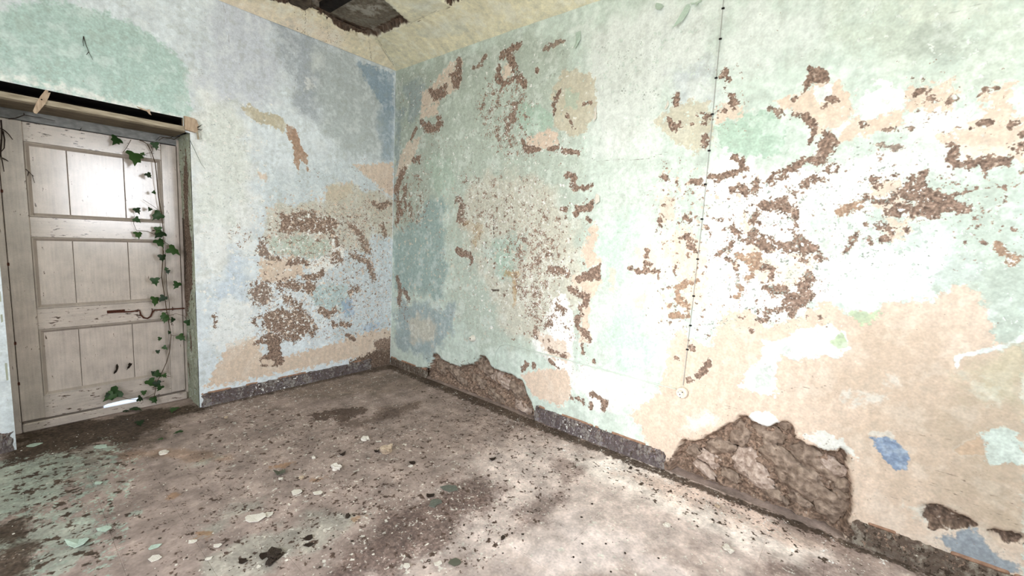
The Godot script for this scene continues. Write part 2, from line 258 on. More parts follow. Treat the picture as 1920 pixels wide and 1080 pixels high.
P hm .8 1.2 40 1 : 10 7.5 27.9 1.9 55.3 8.5 68.2 11.6 73.5 27 78.3 29.7 85.9 24.7 98.7 23.3 110.9 23.4 130.9 30.3 136.8 36.2 139.3 40.9 146.8 40.5 154.5 32.8 166.1 31.6 176.5 31.8 189.8 29 193.8 21.6 202 9.9 207.5 -12.7 168.8 -11.1 120.9 -10.4 64.8 -9.5 10.5 -8.5
P hm .8 1.2 40 1 : 319.4 10.2 320.7 14.4 324.5 25.1 328.3 24.6 334.3 27.5 342.7 36.1 349.6 43.7 352.1 45.2 355.4 50.3 359.3 51.5 361.8 48.7 370.4 48 374.3 51.8 378.2 54.7 381.3 53.9 383.9 46.5 389.5 44.8 395 43.7 399.4 44.5 402.8 44.8 404 47.7 407 45.5 406.8 40.7 409.4 34.2 411.1 24.5 411.8 16.4 411.5 11.3 408 4.4 414 -8 392.2 -8.6 365.3 -8.6 340.7 -7.6 316.9 -8.8
S q .5 : 356.8 17 412.7 18.9 409.7 5.2 332.7 7.2
S hd .4 : 324.4 22.5 359.3 48.6 409.7 44.5 412.2 3.4 326.2 4.6
S hd .35 : 63.5 21.9 139.4 38.9 203.3 7 64.2 4.9
S r .7 : 128 285.8 178.6 276.5 183.8 217.8 147.8 219.8 119.5 264.7
S r .55 : 102 205 189.1 204.8 222.8 162.8 225.3 130.2 213.6 86.3 198.4 74.8 173.9 98.4 159.2 138.6 118.6 160.8
S r .75 : 169.9 157.3 210.7 158.4 213 129.1 213.6 86.3 198.4 74.8 179.7 99.1 168.5 134.6
S r .22 : 45.2 249.9 239.7 235.8 246.1 159.4 49.2 154.1
S r .6 : -0.5 210.2 55.2 212.6 57.5 159.7 1.5 147.0
S r .5 : 7.4 88.4 43.1 89.7 44.3 58.4 8.9 40.5
S r .26 : 57.7 154.3 169.6 161.8 169.2 78.9 61.8 61.3
S r .3 : 201.9 102 251.6 92.5 251.2 43 211 50.4
S r .28 : 293.1 205.6 323.8 193.8 333.9 92.5 300.1 93.2
S r .3 : 320.2 259.4 338 252.8 344.5 216.7 326.1 215.6
S r .25 : 327.1 190.5 380.3 185.4 388.8 109.2 341.6 107.3
S W .34 : 342.9 192.8 371.2 182.9 384.1 151.9 354.2 150.1
S W .3 : 362.4 123.2 383 140.4 385.3 120.3 364.1 107.9
S W .3 : 409.3 189.5 435.6 178.8 435.1 169.3 413.7 169.1
S r .34 : 390 198.4 412 199.3 420.5 159.1 390.8 152.3
S r .3 : 407.2 239 439 228.3 442.1 203.6 408.9 209.5
S r .3 : 421.8 193.7 449.6 191.9 454.4 153.7 435.5 152.4 426.2 171.6
S W .26 : 101.7 209.9 228.4 210.3 234.1 139 209.7 67.9 123.6 71.5
S W .4 : 177.3 135.2 224.7 138.4 229.2 80.3 192.3 82.7
S W .3 : 132.1 271.8 184.9 263.2 188.2 217.4 141.5 221.2
S g3 .25 : 243.7 289.4 282 286.9 286.4 240 247.4 245.7
S g3 .2 : 311.3 157.8 344.3 165.2 351.5 96 318 89.3
S w .3 : 422.6 171.6 452.1 171.7 458.4 121.8 432.7 147.3
B r .3 : 293.1 205.6 323.8 193.8 333.9 92.5 300.1 93.2
B r .28 : 103.3 180.4 244.5 178.7 244 74.7 176.4 61.3
B r .3 : 1.5 210.1 55.2 212.6 57.7 154.3 3.5 147.0
B r .3 : 422.4 188.8 449.9 189.6 454.7 151.4 435.5 152.4
B r .25 : 326.8 193.6 384.3 190.7 388.2 115 341.6 107.3
S g3 .4 : 324.1 190.6 384.9 185.3 388.2 115 333.2 99.2
S g3 .3 : 383 201.7 422.7 200.8 428.6 152 385 143.4
B gy .3 : 381.9 171.5 426.2 171.6 431 132.2 387.2 123.5
B t2 .3 : 1.5 210.1 189.4 200.6 199.1 65.8 7.3 27.9
B g .3 : -1.9 315.2 212.3 296.8 219.9 199.1 1.5 210.1
S r .3 : -1.7 309.8 82.3 303.8 79.5 206.2 1.5 210.1
L r .35 3 70 .9 : 12.7 215.1 2.2 9.4 201.3 2.9 5.9 193 3.0
L r .35 3 70 .9 : 20.8 198.1 2.9 18.5 184.2 2.9 23.4 175.8 2.1
L r .35 3 70 .9 : 28.8 178.6 2.8 32.7 170.3 2.8
L r .35 2 70 .9 : 9.9 100.6 3 15.3 86.4 3.8 13.8 71.4 3.0
L r .35 2 70 .9 : 22.9 87.3 3 30.7 79.5 2.9
B W .3 : 338.9 190 380.3 185.4 385.6 117.5 352.6 112.3
B W .2 : 94.7 205.4 234 198.3 239.4 73.8 138.5 53.9
B w .3 : 383 201.7 422.7 200.8 417.7 151.3 388.9 149.3
B wg .3 : 374.3 279.3 441 259.9 449.3 194.1 381.8 212.5
B W .13 : -1.9 315.2 230.4 296.2 229.4 198.6 3.1 158.6
B r .22 : 124.8 286.4 183.7 279.6 188.2 217.4 141.8 216.7
B s .25 : 293.8 198.7 344.6 189.7 353.6 102.9 302.9 100.9
B n .3 : 230.1 299.9 317.7 284 325.9 203.1 237.5 209.6
C d .8 .9 : 235 213.7 246.4 208.2 258.8 208.8 274.7 206.9 284 207.3 296.2 210.4
C d .8 .7 : 3.2 303.6 22.2 281.8 44.9 257.7 69.9 244.7 93.4 230.0
C d .7 .7 : 372.1 69.4 380.4 75.8 390 77.7 396.6 81.6
C d .6 .7 : 429.3 36.7 438.2 42.5 447 44.4 454.2 41.1 462.8 37.9 469.2 35.4
C d .5 .6 : 439.1 50.5 446.3 50.3 455.2 46.7 465.1 44.8
C d .5 .6 : 430.7 41.5 439.8 44 449.1 41.4 459.7 37.1
C d .6 .6 : 337.8 53.1 349.9 55 358.8 53.4
C d .5 .5 : 329.4 40.6 344.3 50.6 355.5 57.4
C d .5 .6 : 419.9 65.5 426.1 63.5 438.8 67.9 444.4 65.9
C d .9 .8 : 429.1 201.4 432 200.9
C d .4 .5 : 434.6 200.2 439.9 198.9
C d .6 .7 : 382.2 228.4 384.7 225.9 386.9 225.0
C d .6 .7 : 363.2 255.9 363.9 253.6 370.1 256.5
C g3 .8 .6 : 374.5 267.7 375.3 270.1 383.3 275.5
C g3 1 .6 : 411.8 261.5 422.2 260.9 431.6 262.6
C d .5 .6 : 327.7 138.6 327.2 128.6 325 118.2
C d .5 .5 : 333.2 145.6 338 142.7 339 138.0
C g3 1 .5 : 250.8 155.7 267.3 157.7 283.1 156.8
C d .4 .5 : 412.7 18.9 420.2 28.3 431.8 32.1
C rc 1.2 .5 : 299.4 19.3 301.8 25.9 303.9 32.4 316 38.1
"""
const PAINT_LEFT := """
P a 3 3 150 1 : 60.4 265.3 73.3 276.7 84.5 281.6 103.6 282.7 119.3 281.5 130.5 277.1 142.3 268.7 149 261.7 149.7 229.5 144 224.3 58.2 226.3 46.6 225.7 48.7 260.4
P W 14 10 - .7 : 151.4 254.9 183.2 256.4 193.8 190.7 188.7 136.9 168.4 105.8 146.9 106.7
P W 3 3 - .8 : 58.4 230.6 84.2 231.1 114.5 228.9 140.9 226.2 140.8 223.9 114.3 225.3 84 227.2 58.2 227.0
P l 14 8 - .9 : 166.7 321.1 204 317.2 216.1 274.6 202.9 244.9 175.3 240 154.7 255.9
P l2 10 8 - .85 : 214.4 319.2 246.3 320.6 251.1 247.5 229.3 250.6 222.8 290 210 304.8
P g4 12 8 - .8 : 243.9 316.1 326.6 318.1 328.6 226.9 269.7 220.8 248.6 246.9
P b7 2 3 - .85 : 283.5 313.1 326.7 315.4 327.5 279 316.4 276.2 303.7 291.1 291.6 302.8
P b7 8 5 - .6 : 311.2 282.8 327.3 287.1 328.8 218.5 314.2 224.4
P w 6 6 - .6 : 239 302.1 248.7 307.8 251.2 299.4 241.4 293.8
P W 3 4 - .6 : 235.1 282.8 242.8 285.1 242.8 275.9 235.6 272.4
P w 10 8 - .8 : 157.6 237.3 182.9 244 189.7 190.1 177.1 149.7 151.6 148.2
P n2 14 10 - .8 : 202.1 191.9 248.6 213.2 317.4 224.9 330.1 158.6 333.1 26 270.6 24.7 228.3 113.5 201.3 141.9
P b8 8 8 - .6 : 172.8 127.7 184.5 127.8 184.5 86.9 164.3 88.5
P t .5 2 150 1 : 184.8 243.6 190.8 248.1 198.7 243.8 211.4 244.8 220.5 237.6 215.6 232 198.6 234.7 186.7 238.3
P q2 .4 1.5 110 1 : 218.7 237.7 226.9 237.2 231.5 222 236.2 215.8 237.1 200.7 233.8 208.3 230 210 228.9 197.6 225.3 208.3 223.6 222.8 219.1 231.0
P s .6 3 120 .9 : 283.8 214 328.7 224.1 329.5 186.2 305 201.2 292.7 207.0
P s .6 4 120 .8 : 269.8 193.9 279.9 197.8 281.1 187.5 259 172.3 252.7 174.2 254.7 188.5
P t 3 5 - .7 : 254.7 192 275.4 197.2 299 189.6 329.5 187.4 330.5 144 299.5 151.3 281.3 161.1 259 164.7 251.1 179.1
P s .6 3 120 .8 : 195.9 195.4 202.1 191.9 199.9 187.1 193.8 190.7
P t2 3 5 - .8 : 201.7 167.1 259 174.8 305.7 157.1 299.8 129 248.4 123.4 201.1 128.0
P M3 3 5 - .6 : 201.2 135 228.5 142.9 259 139 253.7 118.2 228.4 123.3 205.4 123.3
P s .5 3 120 1 : 195.5 121 228.4 123.3 233.2 107.4 209.5 98.5 195.2 102.0
P W .5 2 150 1 : 234.7 117.3 253.7 123.4 271.3 119.1 252.6 107.8 240.7 105.1
P m4 .6 3 150 .9 : 235.6 92.1 248.4 94.9 276 93.5 282 73.7 279.2 61.6 261.9 69 243.1 76.1
P b9 2 4 - .7 : 270.3 77.4 282 79.3 283.3 62.3 273.3 62.3
P b9 3 4 - .5 : 294.5 49.5 313.9 50 310.8 35.5 294.6 40.8
P s .6 4 120 1 : 153.1 15.3 158.9 26.6 171 50.8 191.4 53.2 199.6 27.5 264.8 35.7 307.4 42 332.7 41.6 333.4 12.2 270.6 15.6
P W 4 5 - .6 : 168 88.2 191.9 86.3 187.2 53.9 163.1 43.9 156 54.1
P r .35 3.5 70 1 : 212.1 162 228.7 157.5 257.9 162 270 155.1 254.8 145 228.6 146.4 212.3 143.3
P r .35 3 70 .9 : 194.9 137.1 201.3 139.6 202 125.7 209.8 123.3 205.3 118.6 192.6 125.6
L r .35 2 70 1 : 257.9 149.2 2.1 263.4 139.1 4.3 265.6 128.6 3.8 263.4 119.1 3.8 270.1 120.7 2.2
L W .3 1 140 1 : 261.7 139 1.6 262.3 128.6 2.1 270.1 132.9 1.6 271.8 123.4 1.7
L r .35 1 70 1 : 208.9 121 1.4 211.6 121.4 1.9
L r .35 1 70 1 : 221.2 117.5 3.3 230.8 119.4 3 235.7 115.8 2.0
L r .35 1.6 70 1 : 233.2 103.3 2.5 240.7 103 3.1 248.4 105.3 3.1 251 109.4 2.1
P r .35 2 70 1 : 229.7 98.5 244.2 98.8 241.1 85 233.1 90.2
P r .35 4 70 .9 : 187.2 98.2 202.9 102.1 205.8 85.2 198.2 80.1 187.7 83.8
L r .35 3 70 1 : 211.8 96.9 3.3 221 97.9 4.3 228.2 93.5 3.5
L r .35 3 70 1 : 213.9 87 2.4 220.9 81.5 3.4 228.1 75.9 3.0
P r .35 4 70 1 : 194.2 71 209.2 76.2 233 71.9 242.1 61.5 236.9 48.6 222.9 42.4 208.9 49.6 200.1 56.8
P r .35 1.8 65 1 : 200 54.4 213.6 52.5 211.1 40.3 214.2 23.6 208.6 22.2 194.3 26.1 195.3 33.3 201.1 37.1 199.9 44.2 188.7 46.5 191.3 49.4
L s .4 1 100 1 : 197.4 28.9 2.3 203.2 26.8 2.8
L r .35 2 70 1 : 248.4 71.4 2.6 256.4 65.2 3.8 264.7 68.7 2.8
L r .35 1.6 70 1 : 263.6 53.5 2.8 260.3 57.2 1.6
L r .35 1.6 70 1 : 240.5 48.6 3.1 243.1 53.5 2.6
L r .35 1.4 70 1 : 270.4 54.3 2.8 279.2 51.5 2.3
L r .35 1.4 70 1 : 277.5 41.6 2.3 283.5 36.1 2.4
L r .35 1.4 70 1 : 161 75.5 1.2 161.1 66.7 1.2
L r .35 1.4 70 1 : 189.5 67.7 1.3 191.5 62.8 1.3
P h 1 3 60 1 : 301.3 16.8 333.1 26 333.7 -5.6 270.7 2 279.5 12.7
P r .5 2 80 .9 : 307.6 30 332.9 32.2 333.3 16.6 311.1 20.4
S r .5 : 171.3 148.5 188.9 149.5 194.8 133.4 176.6 126.9
S r .4 : 275.4 186.9 329.1 204.4 333.1 22.8 300.8 48.7 273.2 79.9
S r .45 : 210.4 170.2 293 178.1 299.9 123.4 259.1 107.6 210 137.5
S r .4 : 192.3 104.9 293.8 106.6 288.5 33.1 191.3 48.5
S W .45 : 187.9 95.9 243.2 92.6 243 40.3 195.6 52.6
S W .3 : 210.4 165.6 293.1 172.7 293.8 112.2 209.7 113.8
S r .25 : 228.9 195.7 292.5 220.7 329 210 305.7 157.1 238.4 163.1
L r .35 2.4 70 .9 : 221.6 157 2.4 228.7 161.4 2.9 243.4 163.5 2.5
L r .35 2.4 70 .9 : 278.5 155.6 2.8 290.4 145.4 3.4 299.8 129 3.0
L r .35 2.4 70 .9 : 281.6 123.4 2.8 299.9 117.7 3.6 306.5 100.5 3.0
L r .35 2.4 70 .9 : 279 85 2.3 287.9 90 2.9
L r .35 2 70 .9 : 305.4 179.3 2.4 313.1 174.5 3 324.9 181.2 2.5
L r .35 2 70 .9 : 315.4 157.7 2.4 320.2 146.5 2.5
S r .5 : 201.7 164.8 299.1 178.7 306.4 112 200.9 114.0
S s .4 : 201.9 178.4 329.2 198.7 332.5 50.8 200.2 66.5
B r .26 : 201.7 169.4 305.3 184.8 307.6 30 187.1 49.1
B r .2 : 275.4 197.2 329.1 204.4 333.1 26 282.3 45.4
B s .3 : 193.4 168.5 329.1 204.4 333.1 26 191.3 48.5
B W .34 : 189.1 159.3 269.9 165.5 270.5 35.9 171 51.7
B W .3 : 154.3 240.4 203 253.5 199.9 47.1 148.2 33.4
S g5 .25 : 154.2 236.5 194.7 247.1 187.1 49.1 149.9 28.6
S g5 .2 : 156.2 305.4 173.4 308.7 171.7 241 153.9 228.6
C d .8 .6 : 172.2 319.8 175.1 307.5 176.5 290.4
C d .6 .5 : 175 223.5 180.5 220.1 190.3 221.3
C d .6 .5 : 176.3 200.9 180.7 191 180.1 184.5
C d .6 .6 : 224.9 266.2 226.3 275.5 227.7 282.7
C d .5 .5 : 148.5 265.3 150.3 260.2 155.4 256.1 159.7 254.3
C d .4 .5 : 174.5 32.5 175 36.2 177.4 39.0
"""  # grey strokes towards the corner: a greyer coat plus painted-in light falloff
const PAINT_FLOOR := """
P p 40 20 - .9 : 287.1 182.8 331.5 296.7 317.4 434.9 147.6 252 204.3 241.7
P p2 20 16 - .8 : 234.4 292.6 256.6 328 237.4 348.7 187.4 294.9
P e 25 14 - .7 : 175.4 -31.9 310.1 27 336.7 135.3 317.9 212.8 251.8 216.6 205.8 160.5 154.5 118.8
P e2 20 14 - .6 : 207.4 -21.8 333.6 23.1 330 89.5 264.5 68.4 211.4 36.3
P x 8 9 - .95 : 52.4 -31.5 145.4 -14.3 149.9 6.5 130.8 11.9 103.4 29.6 71.2 21.2 49.1 21.7
P x 12 10 - .6 : 45.1 9 57.9 12.7 90.5 25.4 124.7 25.1 99.5 54.2 69.9 67 44.4 98.5
P x 6 6 - .9 : 44.4 98.5 49.3 100.9 51.8 126.7 48.3 145 44.1 140.5
P mf 1 9 140 .8 : 33.1 13.9 57.7 18 68.7 23.5 75.8 48.7 66 63 66.4 85.1 54.8 92.2 44.4 93 34.8 88.3
P mf 1.5 10 140 .7 : 54.6 95.1 63.8 95.4 69.6 116.6 69.6 135.7 63.1 152.5 52.7 145.6 48.3 145 47.3 121.9
P mf2 4 9 - .5 : 66 29.9 87.7 27.7 95 49.8 82 94.2 69.3 74.0
P mf .5 3 135 .9 : 86.2 29.3 93.3 34.3 90 40 84.6 32.7
P mf .5 3 135 .8 : 76 130.2 81.4 133 81.5 136.5 76.2 133.2
P mf .5 3 135 .8 : 85.3 124.1 90.8 128.6 89.8 131.2 85.7 128.2
P mf .5 3 135 .8 : 70 30.4 75 31.7 74 38 70.1 35.9
P mf2 4 6 - .7 : 120 91.5 135.9 90.7 136.5 98.9 119.9 97.6
P mf2 6 7 - .6 : 114.4 157.5 135.1 163 135.3 169.8 115.3 170.4 108.3 171.4
P mf2 6 7 - .6 : 101.5 189.2 152.4 194.1 167.7 210.2 146.4 217 113.8 215.6 98.8 199.5
P k 10 8 - .8 : 141.3 236.3 174.2 220.1 206.7 230.1 226.2 241.2 229.2 253.4 197.6 257 171.4 259 150.7 255.3 136.7 240.2
P k 8 6 - .6 : 217.4 217.9 237.7 230.2 240.8 254 222.2 253.4 205.4 236.0
P k 8 6 - .5 : 223.4 268.3 241.5 273.4 259 276.6 254.5 283.3 230.2 285.1 210.3 279.1
P k 6 6 - .45 : 277.2 252 293.5 258.6 294.5 278.9 268.6 274.4
P k 8 6 - .5 : 290.9 381.3 300.4 407 295.5 411.2 270.5 384.3
P p3 12 8 - .9 : 298.9 263.9 333.2 287.9 323.3 365.6 314.5 406.4 289.3 395 283.2 347.1 285.3 291.5
P p3 8 8 - .8 : 311.3 305.1 312.8 332 303.3 358.5 289.5 353.6 289.5 330.4 294.6 305.1
P p4 8 8 - .6 : 301.7 290.8 327 334.2 324.7 406 316.5 419.1 303.4 389.1 300.6 342.0
P e 10 6 - .6 : 340.4 356.4 341.8 384.9 331.8 419.2 321.1 438.8 303.5 415.1 313.3 388.0
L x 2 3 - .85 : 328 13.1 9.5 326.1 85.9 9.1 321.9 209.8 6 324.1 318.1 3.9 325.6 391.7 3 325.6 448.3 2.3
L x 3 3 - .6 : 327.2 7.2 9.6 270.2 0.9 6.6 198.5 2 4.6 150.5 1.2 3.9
P k2 1.2 3 - .8 : 203.8 72.3 220.8 73.8 243.1 85.7 241.5 96.5 224.1 101.6 214.8 102.1 212.3 90.2 201.3 86.5
P k2 5 5 - .6 : 252.5 99.3 286.6 110.2 273.6 119.3 245.1 121.7 233.3 117.3
P k2 6 5 - .5 : 215.7 100.4 236 113.1 225.2 122.7 208.8 113.0
L ru 2 3 - .5 : 104.9 167.8 1.5 107.1 171.7 1.5
L ru 2 3 - .42 : 155.2 133.3 2.7 162.7 134.6 2.7
L ru 2 3 - .42 : 164.2 163.5 1.7 166.9 164.7 1.7
L ru 2 3 - .42 : 164.4 213 1.7 162.2 213.2 1.4
L ru 2 3 - .4 : 103.9 123.8 2.2 106.1 124.7 1.5
L ru 4 5 - .2 : 99.5 54.2 4.6 117.5 72.3 5.6 136.1 100.4 4.6
S k2 .42 : 150.9 172.4 181 163.8 208.8 192 179.4 222.3 156.2 198.1
S k2 .4 : 207.3 151.7 245.5 142.4 248.5 158.1 213.3 168.0
S k2 .4 : 305.8 280.8 324.1 318.1 335.8 405.5 317.5 414.9 312.1 367.7 293.8 312.4
S k2 .34 : 115.6 184.4 144.8 186.2 155.7 210 128.1 212.9
S k2 .3 : 73.8 71 106.3 88.1 118.7 159 88.4 179.7 68.4 129.2
S k2 .28 : 151.8 -3.6 334.6 200.4 280.7 282.6 179.3 286.1 101.8 202.7 120 118.3
S p5 .26 : 173.8 188.8 242.7 243.8 261.2 286.5 183.8 281.9 139.8 243.6
S p5 .2 : 158.6 -29.7 265.3 9.8 318.1 153.1 280.7 282.6 179.3 286.1 98.8 199.5
S p5 .26 : 305.3 260 330.3 333.3 317.4 434.9 212.1 321.5
S x .4 : 58.6 -6.1 143 2.8 129.9 30.1 88.3 43.1 56.9 38.0
S mf .5 : 45.1 9 91.7 15.9 103.1 48.1 72.5 171.1 44.1 140.5
C k2 1 .7 : 113 67.8 117.7 95.4 118.7 113 119.4 125.4 120.3 140.8
C k2 1 .6 : 120.3 140.8 123.6 151 121.1 155.1
C x 1.6 .8 : 210.3 237.4 201 248.2 196.1 255.4 192.5 262.0
C k2 .8 .6 : 217.2 80.8 219.7 93.2 224.7 92.3 240.3 98.4
C k2 .8 .7 : 205.2 69.3 200.8 85.9 203.9 91.6
C k2 1 .5 : 136.4 226.5 153.3 224.4 165.7 223.4
B x .5 : 45.1 9 91.1 20.7 101.7 56.5 73.9 172.7 44.1 140.5
B mf .5 : 45 17.6 98.5 43.5 95.6 93.3 72.5 171.1 44.1 140.5
B k2 .3 : 151.8 -3.6 334.6 200.4 280.7 282.6 179.3 286.1 87 186.8
B p5 .16 : 158.6 -29.7 304.2 269.3 281.1 395.8 116.8 218.9
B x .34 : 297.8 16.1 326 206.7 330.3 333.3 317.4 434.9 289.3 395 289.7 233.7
S W .3 : 324.9 15.5 321.9 209.8 324.1 318.1 325.6 448.3 299.1 415.1 296.2 228.9
S W .26 : 150.2 2.4 324.9 15.5 312.3 51.9 148.4 35.4
S k .4 : 141.3 236.3 174.2 220.1 206.7 230.1 229.2 253.4 171.4 259 150.7 255.3
C k2 .8 .6 : 206.9 279.5 228 279.6 253.8 278.1 270.9 276.8
C k2 .6 .5 : 227.5 305.1 241.8 304.7 259.4 303.9
C p5 .8 .6 : 225.1 268.1 225.3 278 226.7 287.6
C p5 .6 .5 : 252.5 279 252.8 284.4 253 289.6
P x 5 7 - .9 : 44.4 95.8 51.1 97.2 53.3 128.3 49.7 146.6 41.3 137.5
B x .4 : 45.1 9 71.5 16.7 75.7 73 58.2 155.7 44.1 140.5
"""  # closing dark strokes: left front dark patch, enlarged to paint the corner dimmer
const PAINT_BOARD := """
B d .6 : 0 7 160 7 160 16 0 16
B bb .6 : 0 0 160 0 160 8 0 8
B k .4 : 0 0 160 0 160 16 0 16
B hm .4 : 0 9 160 9 160 16 0 16
S W .26 : 25 0 95 0 95 14 25 14
B W .42 : 40 1 80 1 80 12 40 12
S d .3 : 0 0 160 0 160 16 0 16
"""
const PAINT_BOARD_BROWN := """
B d .6 : 0 0 160 0 160 16 0 16
B hm .5 : 0 5 160 5 160 16 0 16
B sl .4 : 0 0 160 0 160 9 0 9
S d .4 : 0 0 160 0 160 16 0 16
S t2 .14 : 0 0 160 0 160 16 0 16
"""
const PAINT_REVEAL := """
B gy .3 : 0 0 36 0 36 217 0 217
P h 1 3 80 1 : 12 205 20 190 22 150 30 120 36 110 36 60 26 70 18 85 8 100 6 130 12 160 8 185
P d .6 2 60 .9 : 24 160 30 150 36 140 36 95 28 100 22 120
P h .6 2 80 .9 : 18 40 22 55 20 62 16 50
P h .6 1.5 80 .9 : 24 18 28 30 26 34 22 24
B hd .4 : 8 70 36 70 36 200 8 190
B h .25 : 0 0 36 0 36 217 0 217
C d 1 .8 : 14 60 16 75 13 95 18 130 16 170 20 200
C d 1 .8 : 24 20 26 50 23 80 28 110 30 150
S d .2 : 0 0 36 0 36 217 0 217
"""
const PAINT_COVE_RIGHT := """
C ck 1.4 .9 : 23.9 39.1 18 28.9 13.2 21.7 9.3 13 -1.2 0.6
C ck 1.4 .9 : 74 41.7 88.1 40.6 95.5 42.7 108.7 42.2 123.4 40.9 129.4 41.9
P w3 4 5 - .4 : 73 31.9 117.3 27.7 122 12.9 71.7 18.1
"""
const PAINT_COVE_LEFT := """
P cp 20 5 - .9 : 165.9 3.1 260.6 17.7 271.3 -4.3 174.2 -2.4
C ck 1.4 .8 : 287.2 20.1 292 12.6 298.5 4.1 301.9 -1.9
C ck 1.4 .8 : 226.5 21.9 230.4 13.3 234.2 1.6
C ck 1.2 .7 : 246.6 20.1 250.3 11.9 258.4 3.0
S st .45 : 223.8 15.5 230.9 19.7 237.6 3.5 229.7 0.4
S ck .35 : 224.1 16.9 230.6 20.7 237.2 4.6 230 1.8
S st .35 : 246.4 16.2 258.6 16.6 266.4 0.3 254.9 -0.3
S ck .25 : 243.4 17.6 260.6 17.7 268.5 1.4 251.5 -0.8
P hd .6 1 - 1 : 194.5 17.4 213 21.4 229 24.5 238.2 26.3 245.6 23.3 259.3 20.3 275.2 21.9 289.1 24.7 287.6 27.4 266 27.4 234.9 31.5 196.5 22.9
"""
const PAINT_CEILING := """
P hd .6 .5 - 1 : 184.3 33.4 199.8 11.6 218 12.1 238.7 20.4 261.8 13.5 276.9 16.5 290.3 23.6 288.4 45.4 290.2 76 278.2 80.3 255.1 88.7 232.5 104.1
P sl 1.2 1.6 - 1 : 221.2 87.6 239 64.8 239.1 39.4 241.9 25.2 257.1 22.1 273.5 22.3 284.8 28.7 284.3 49.8 282 73.4 271 78.5 253.2 85.8 230.2 100.8
P q 1.2 1.6 - .8 : 201.6 22.2 228.4 32.1 217.7 27.4 216.1 16.5 206.9 14.0
P sl 1 1.4 - .9 : 196.6 39.8 224.7 48.7 221.8 27.8 206.6 24.5
S hd .3 : 237.3 41.1 241 67.7 253.2 85.8 277.8 71.8 282.4 32.4 256.6 23.0
P hd .6 1.2 - 1 : 277.8 130.5 286.7 127.9 290.2 129 290.4 136.1 288.5 146.3
C ck 1.2 .8 : 290 74 291.4 87.6 288.6 96 289.2 108.9 290.9 123.1 289.6 129.5
P w3 6 6 - .4 : 265.2 103.7 281.7 128.5 284.9 105.4 282.6 94.5
"""
# outlines of the plaster losses on wall_right and in the ceiling, in centimetres
var HOLE_A := PackedFloat32Array([10.0, 7.5, 27.9, 1.9, 55.3, 8.5, 68.2, 11.6, 73.5, 27.0, 78.3, 29.7, 85.9, 24.7, 98.7, 23.3, 110.9, 23.4, 130.9, 30.3, 136.8, 36.2, 139.3, 40.9, 146.8, 40.5, 154.5, 32.8, 166.1, 31.6, 176.5, 31.8, 189.8, 29.0, 193.8, 21.6, 202.0, 9.9, 207.5, -12.7, 168.8, -11.1, 120.9, -10.4, 64.8, -9.5, 10.5, -8.5])
var HOLE_B := PackedFloat32Array([319.4, 10.2, 320.7, 14.4, 324.5, 25.1, 328.3, 24.6, 334.3, 27.5, 342.7, 36.1, 349.6, 43.7, 352.1, 45.2, 355.4, 50.3, 359.3, 51.5, 361.8, 48.7, 370.4, 48.0, 374.3, 51.8, 378.2, 54.7, 381.3, 53.9, 383.9, 46.5, 389.5, 44.8, 395.0, 43.7, 399.4, 44.5, 402.8, 44.8, 404.0, 47.7, 407.0, 45.5, 406.8, 40.7, 409.4, 34.2, 411.1, 24.5, 411.8, 16.4, 411.5, 11.3, 409.3, 5.0, 414.0, -8.0, 392.2, -8.6, 365.3, -8.6, 340.7, -7.6, 318.6, -8.0])
var HOLE_C := PackedFloat32Array([436.4, 29.5, 438.6, 31.6, 443.2, 34.3, 449.3, 32.9, 456.0, 30.0, 450.8, 27.2, 447.5, 26.0, 439.7, 22.1])
var HOLE_D := PackedFloat32Array([458.7, 29.1, 462.1, 30.8, 469.7, 31.6, 476.0, 30.2, 470.2, 27.8, 464.2, 26.7, 461.0, 26.6])
var HOLE_CEILING := PackedFloat32Array([184.3, 33.4, 200.4, 9.9, 218.4, 11.2, 239.1, 19.5, 262.3, 12.5, 277.5, 15.5, 291.3, 23.1, 288.4, 45.4, 290.2, 76.0, 278.2, 80.3, 255.1, 88.7, 232.5, 104.1])
var HOLE_CEILING_SMALL := PackedFloat32Array([277.8, 130.5, 286.7, 127.9, 290.2, 129.0, 290.4, 136.1, 288.5, 146.3])


func _ready() -> void:
	rng.seed = 7
	setup_view()
	noises()
	var jobs := [
		["right", PAINT_RIGHT, 560.0, 320.0, 0.0, 3.65, [202, 214, 204], true],
		["left", PAINT_LEFT, 330.0, 320.0, 0.0, 4.2, [222, 229, 234], true],
		["floor", PAINT_FLOOR, 330.0, 610.0, -50.0, 3.3, [159, 142, 134], false],
		["cove_right", PAINT_COVE_RIGHT, 560.0, 42.0, 0.0, 3.2, [234, 226, 196], true],
		["cove_left", PAINT_COVE_LEFT, 330.0, 25.0, 0.0, 4.0, [234, 222, 194], true],
		["board", PAINT_BOARD, 160.0, 16.0, 0.0, 6.0, [98, 88, 88], true],
		["board_brown", PAINT_BOARD_BROWN, 160.0, 16.0, 0.0, 6.0, [104, 90, 80], true],
		["reveal", PAINT_REVEAL, 36.0, 217.0, 0.0, 5.0, [164, 168, 148], true],
		["ceiling", PAINT_CEILING, 330.0, 560.0, 0.0, 2.6, [232, 225, 198], true],
	]
	var threads := []
	for j in jobs:
		var t := Thread.new()
		t.start(painted.bind(j))
		threads.append(t)
	var tex := {}
	for i in jobs.size():
		tex[jobs[i][0]] = threads[i].wait_to_finish()
	build_materials(tex)
	build_room()
	build_door()
	build_wall_things()
	build_ivy()
	build_debris()


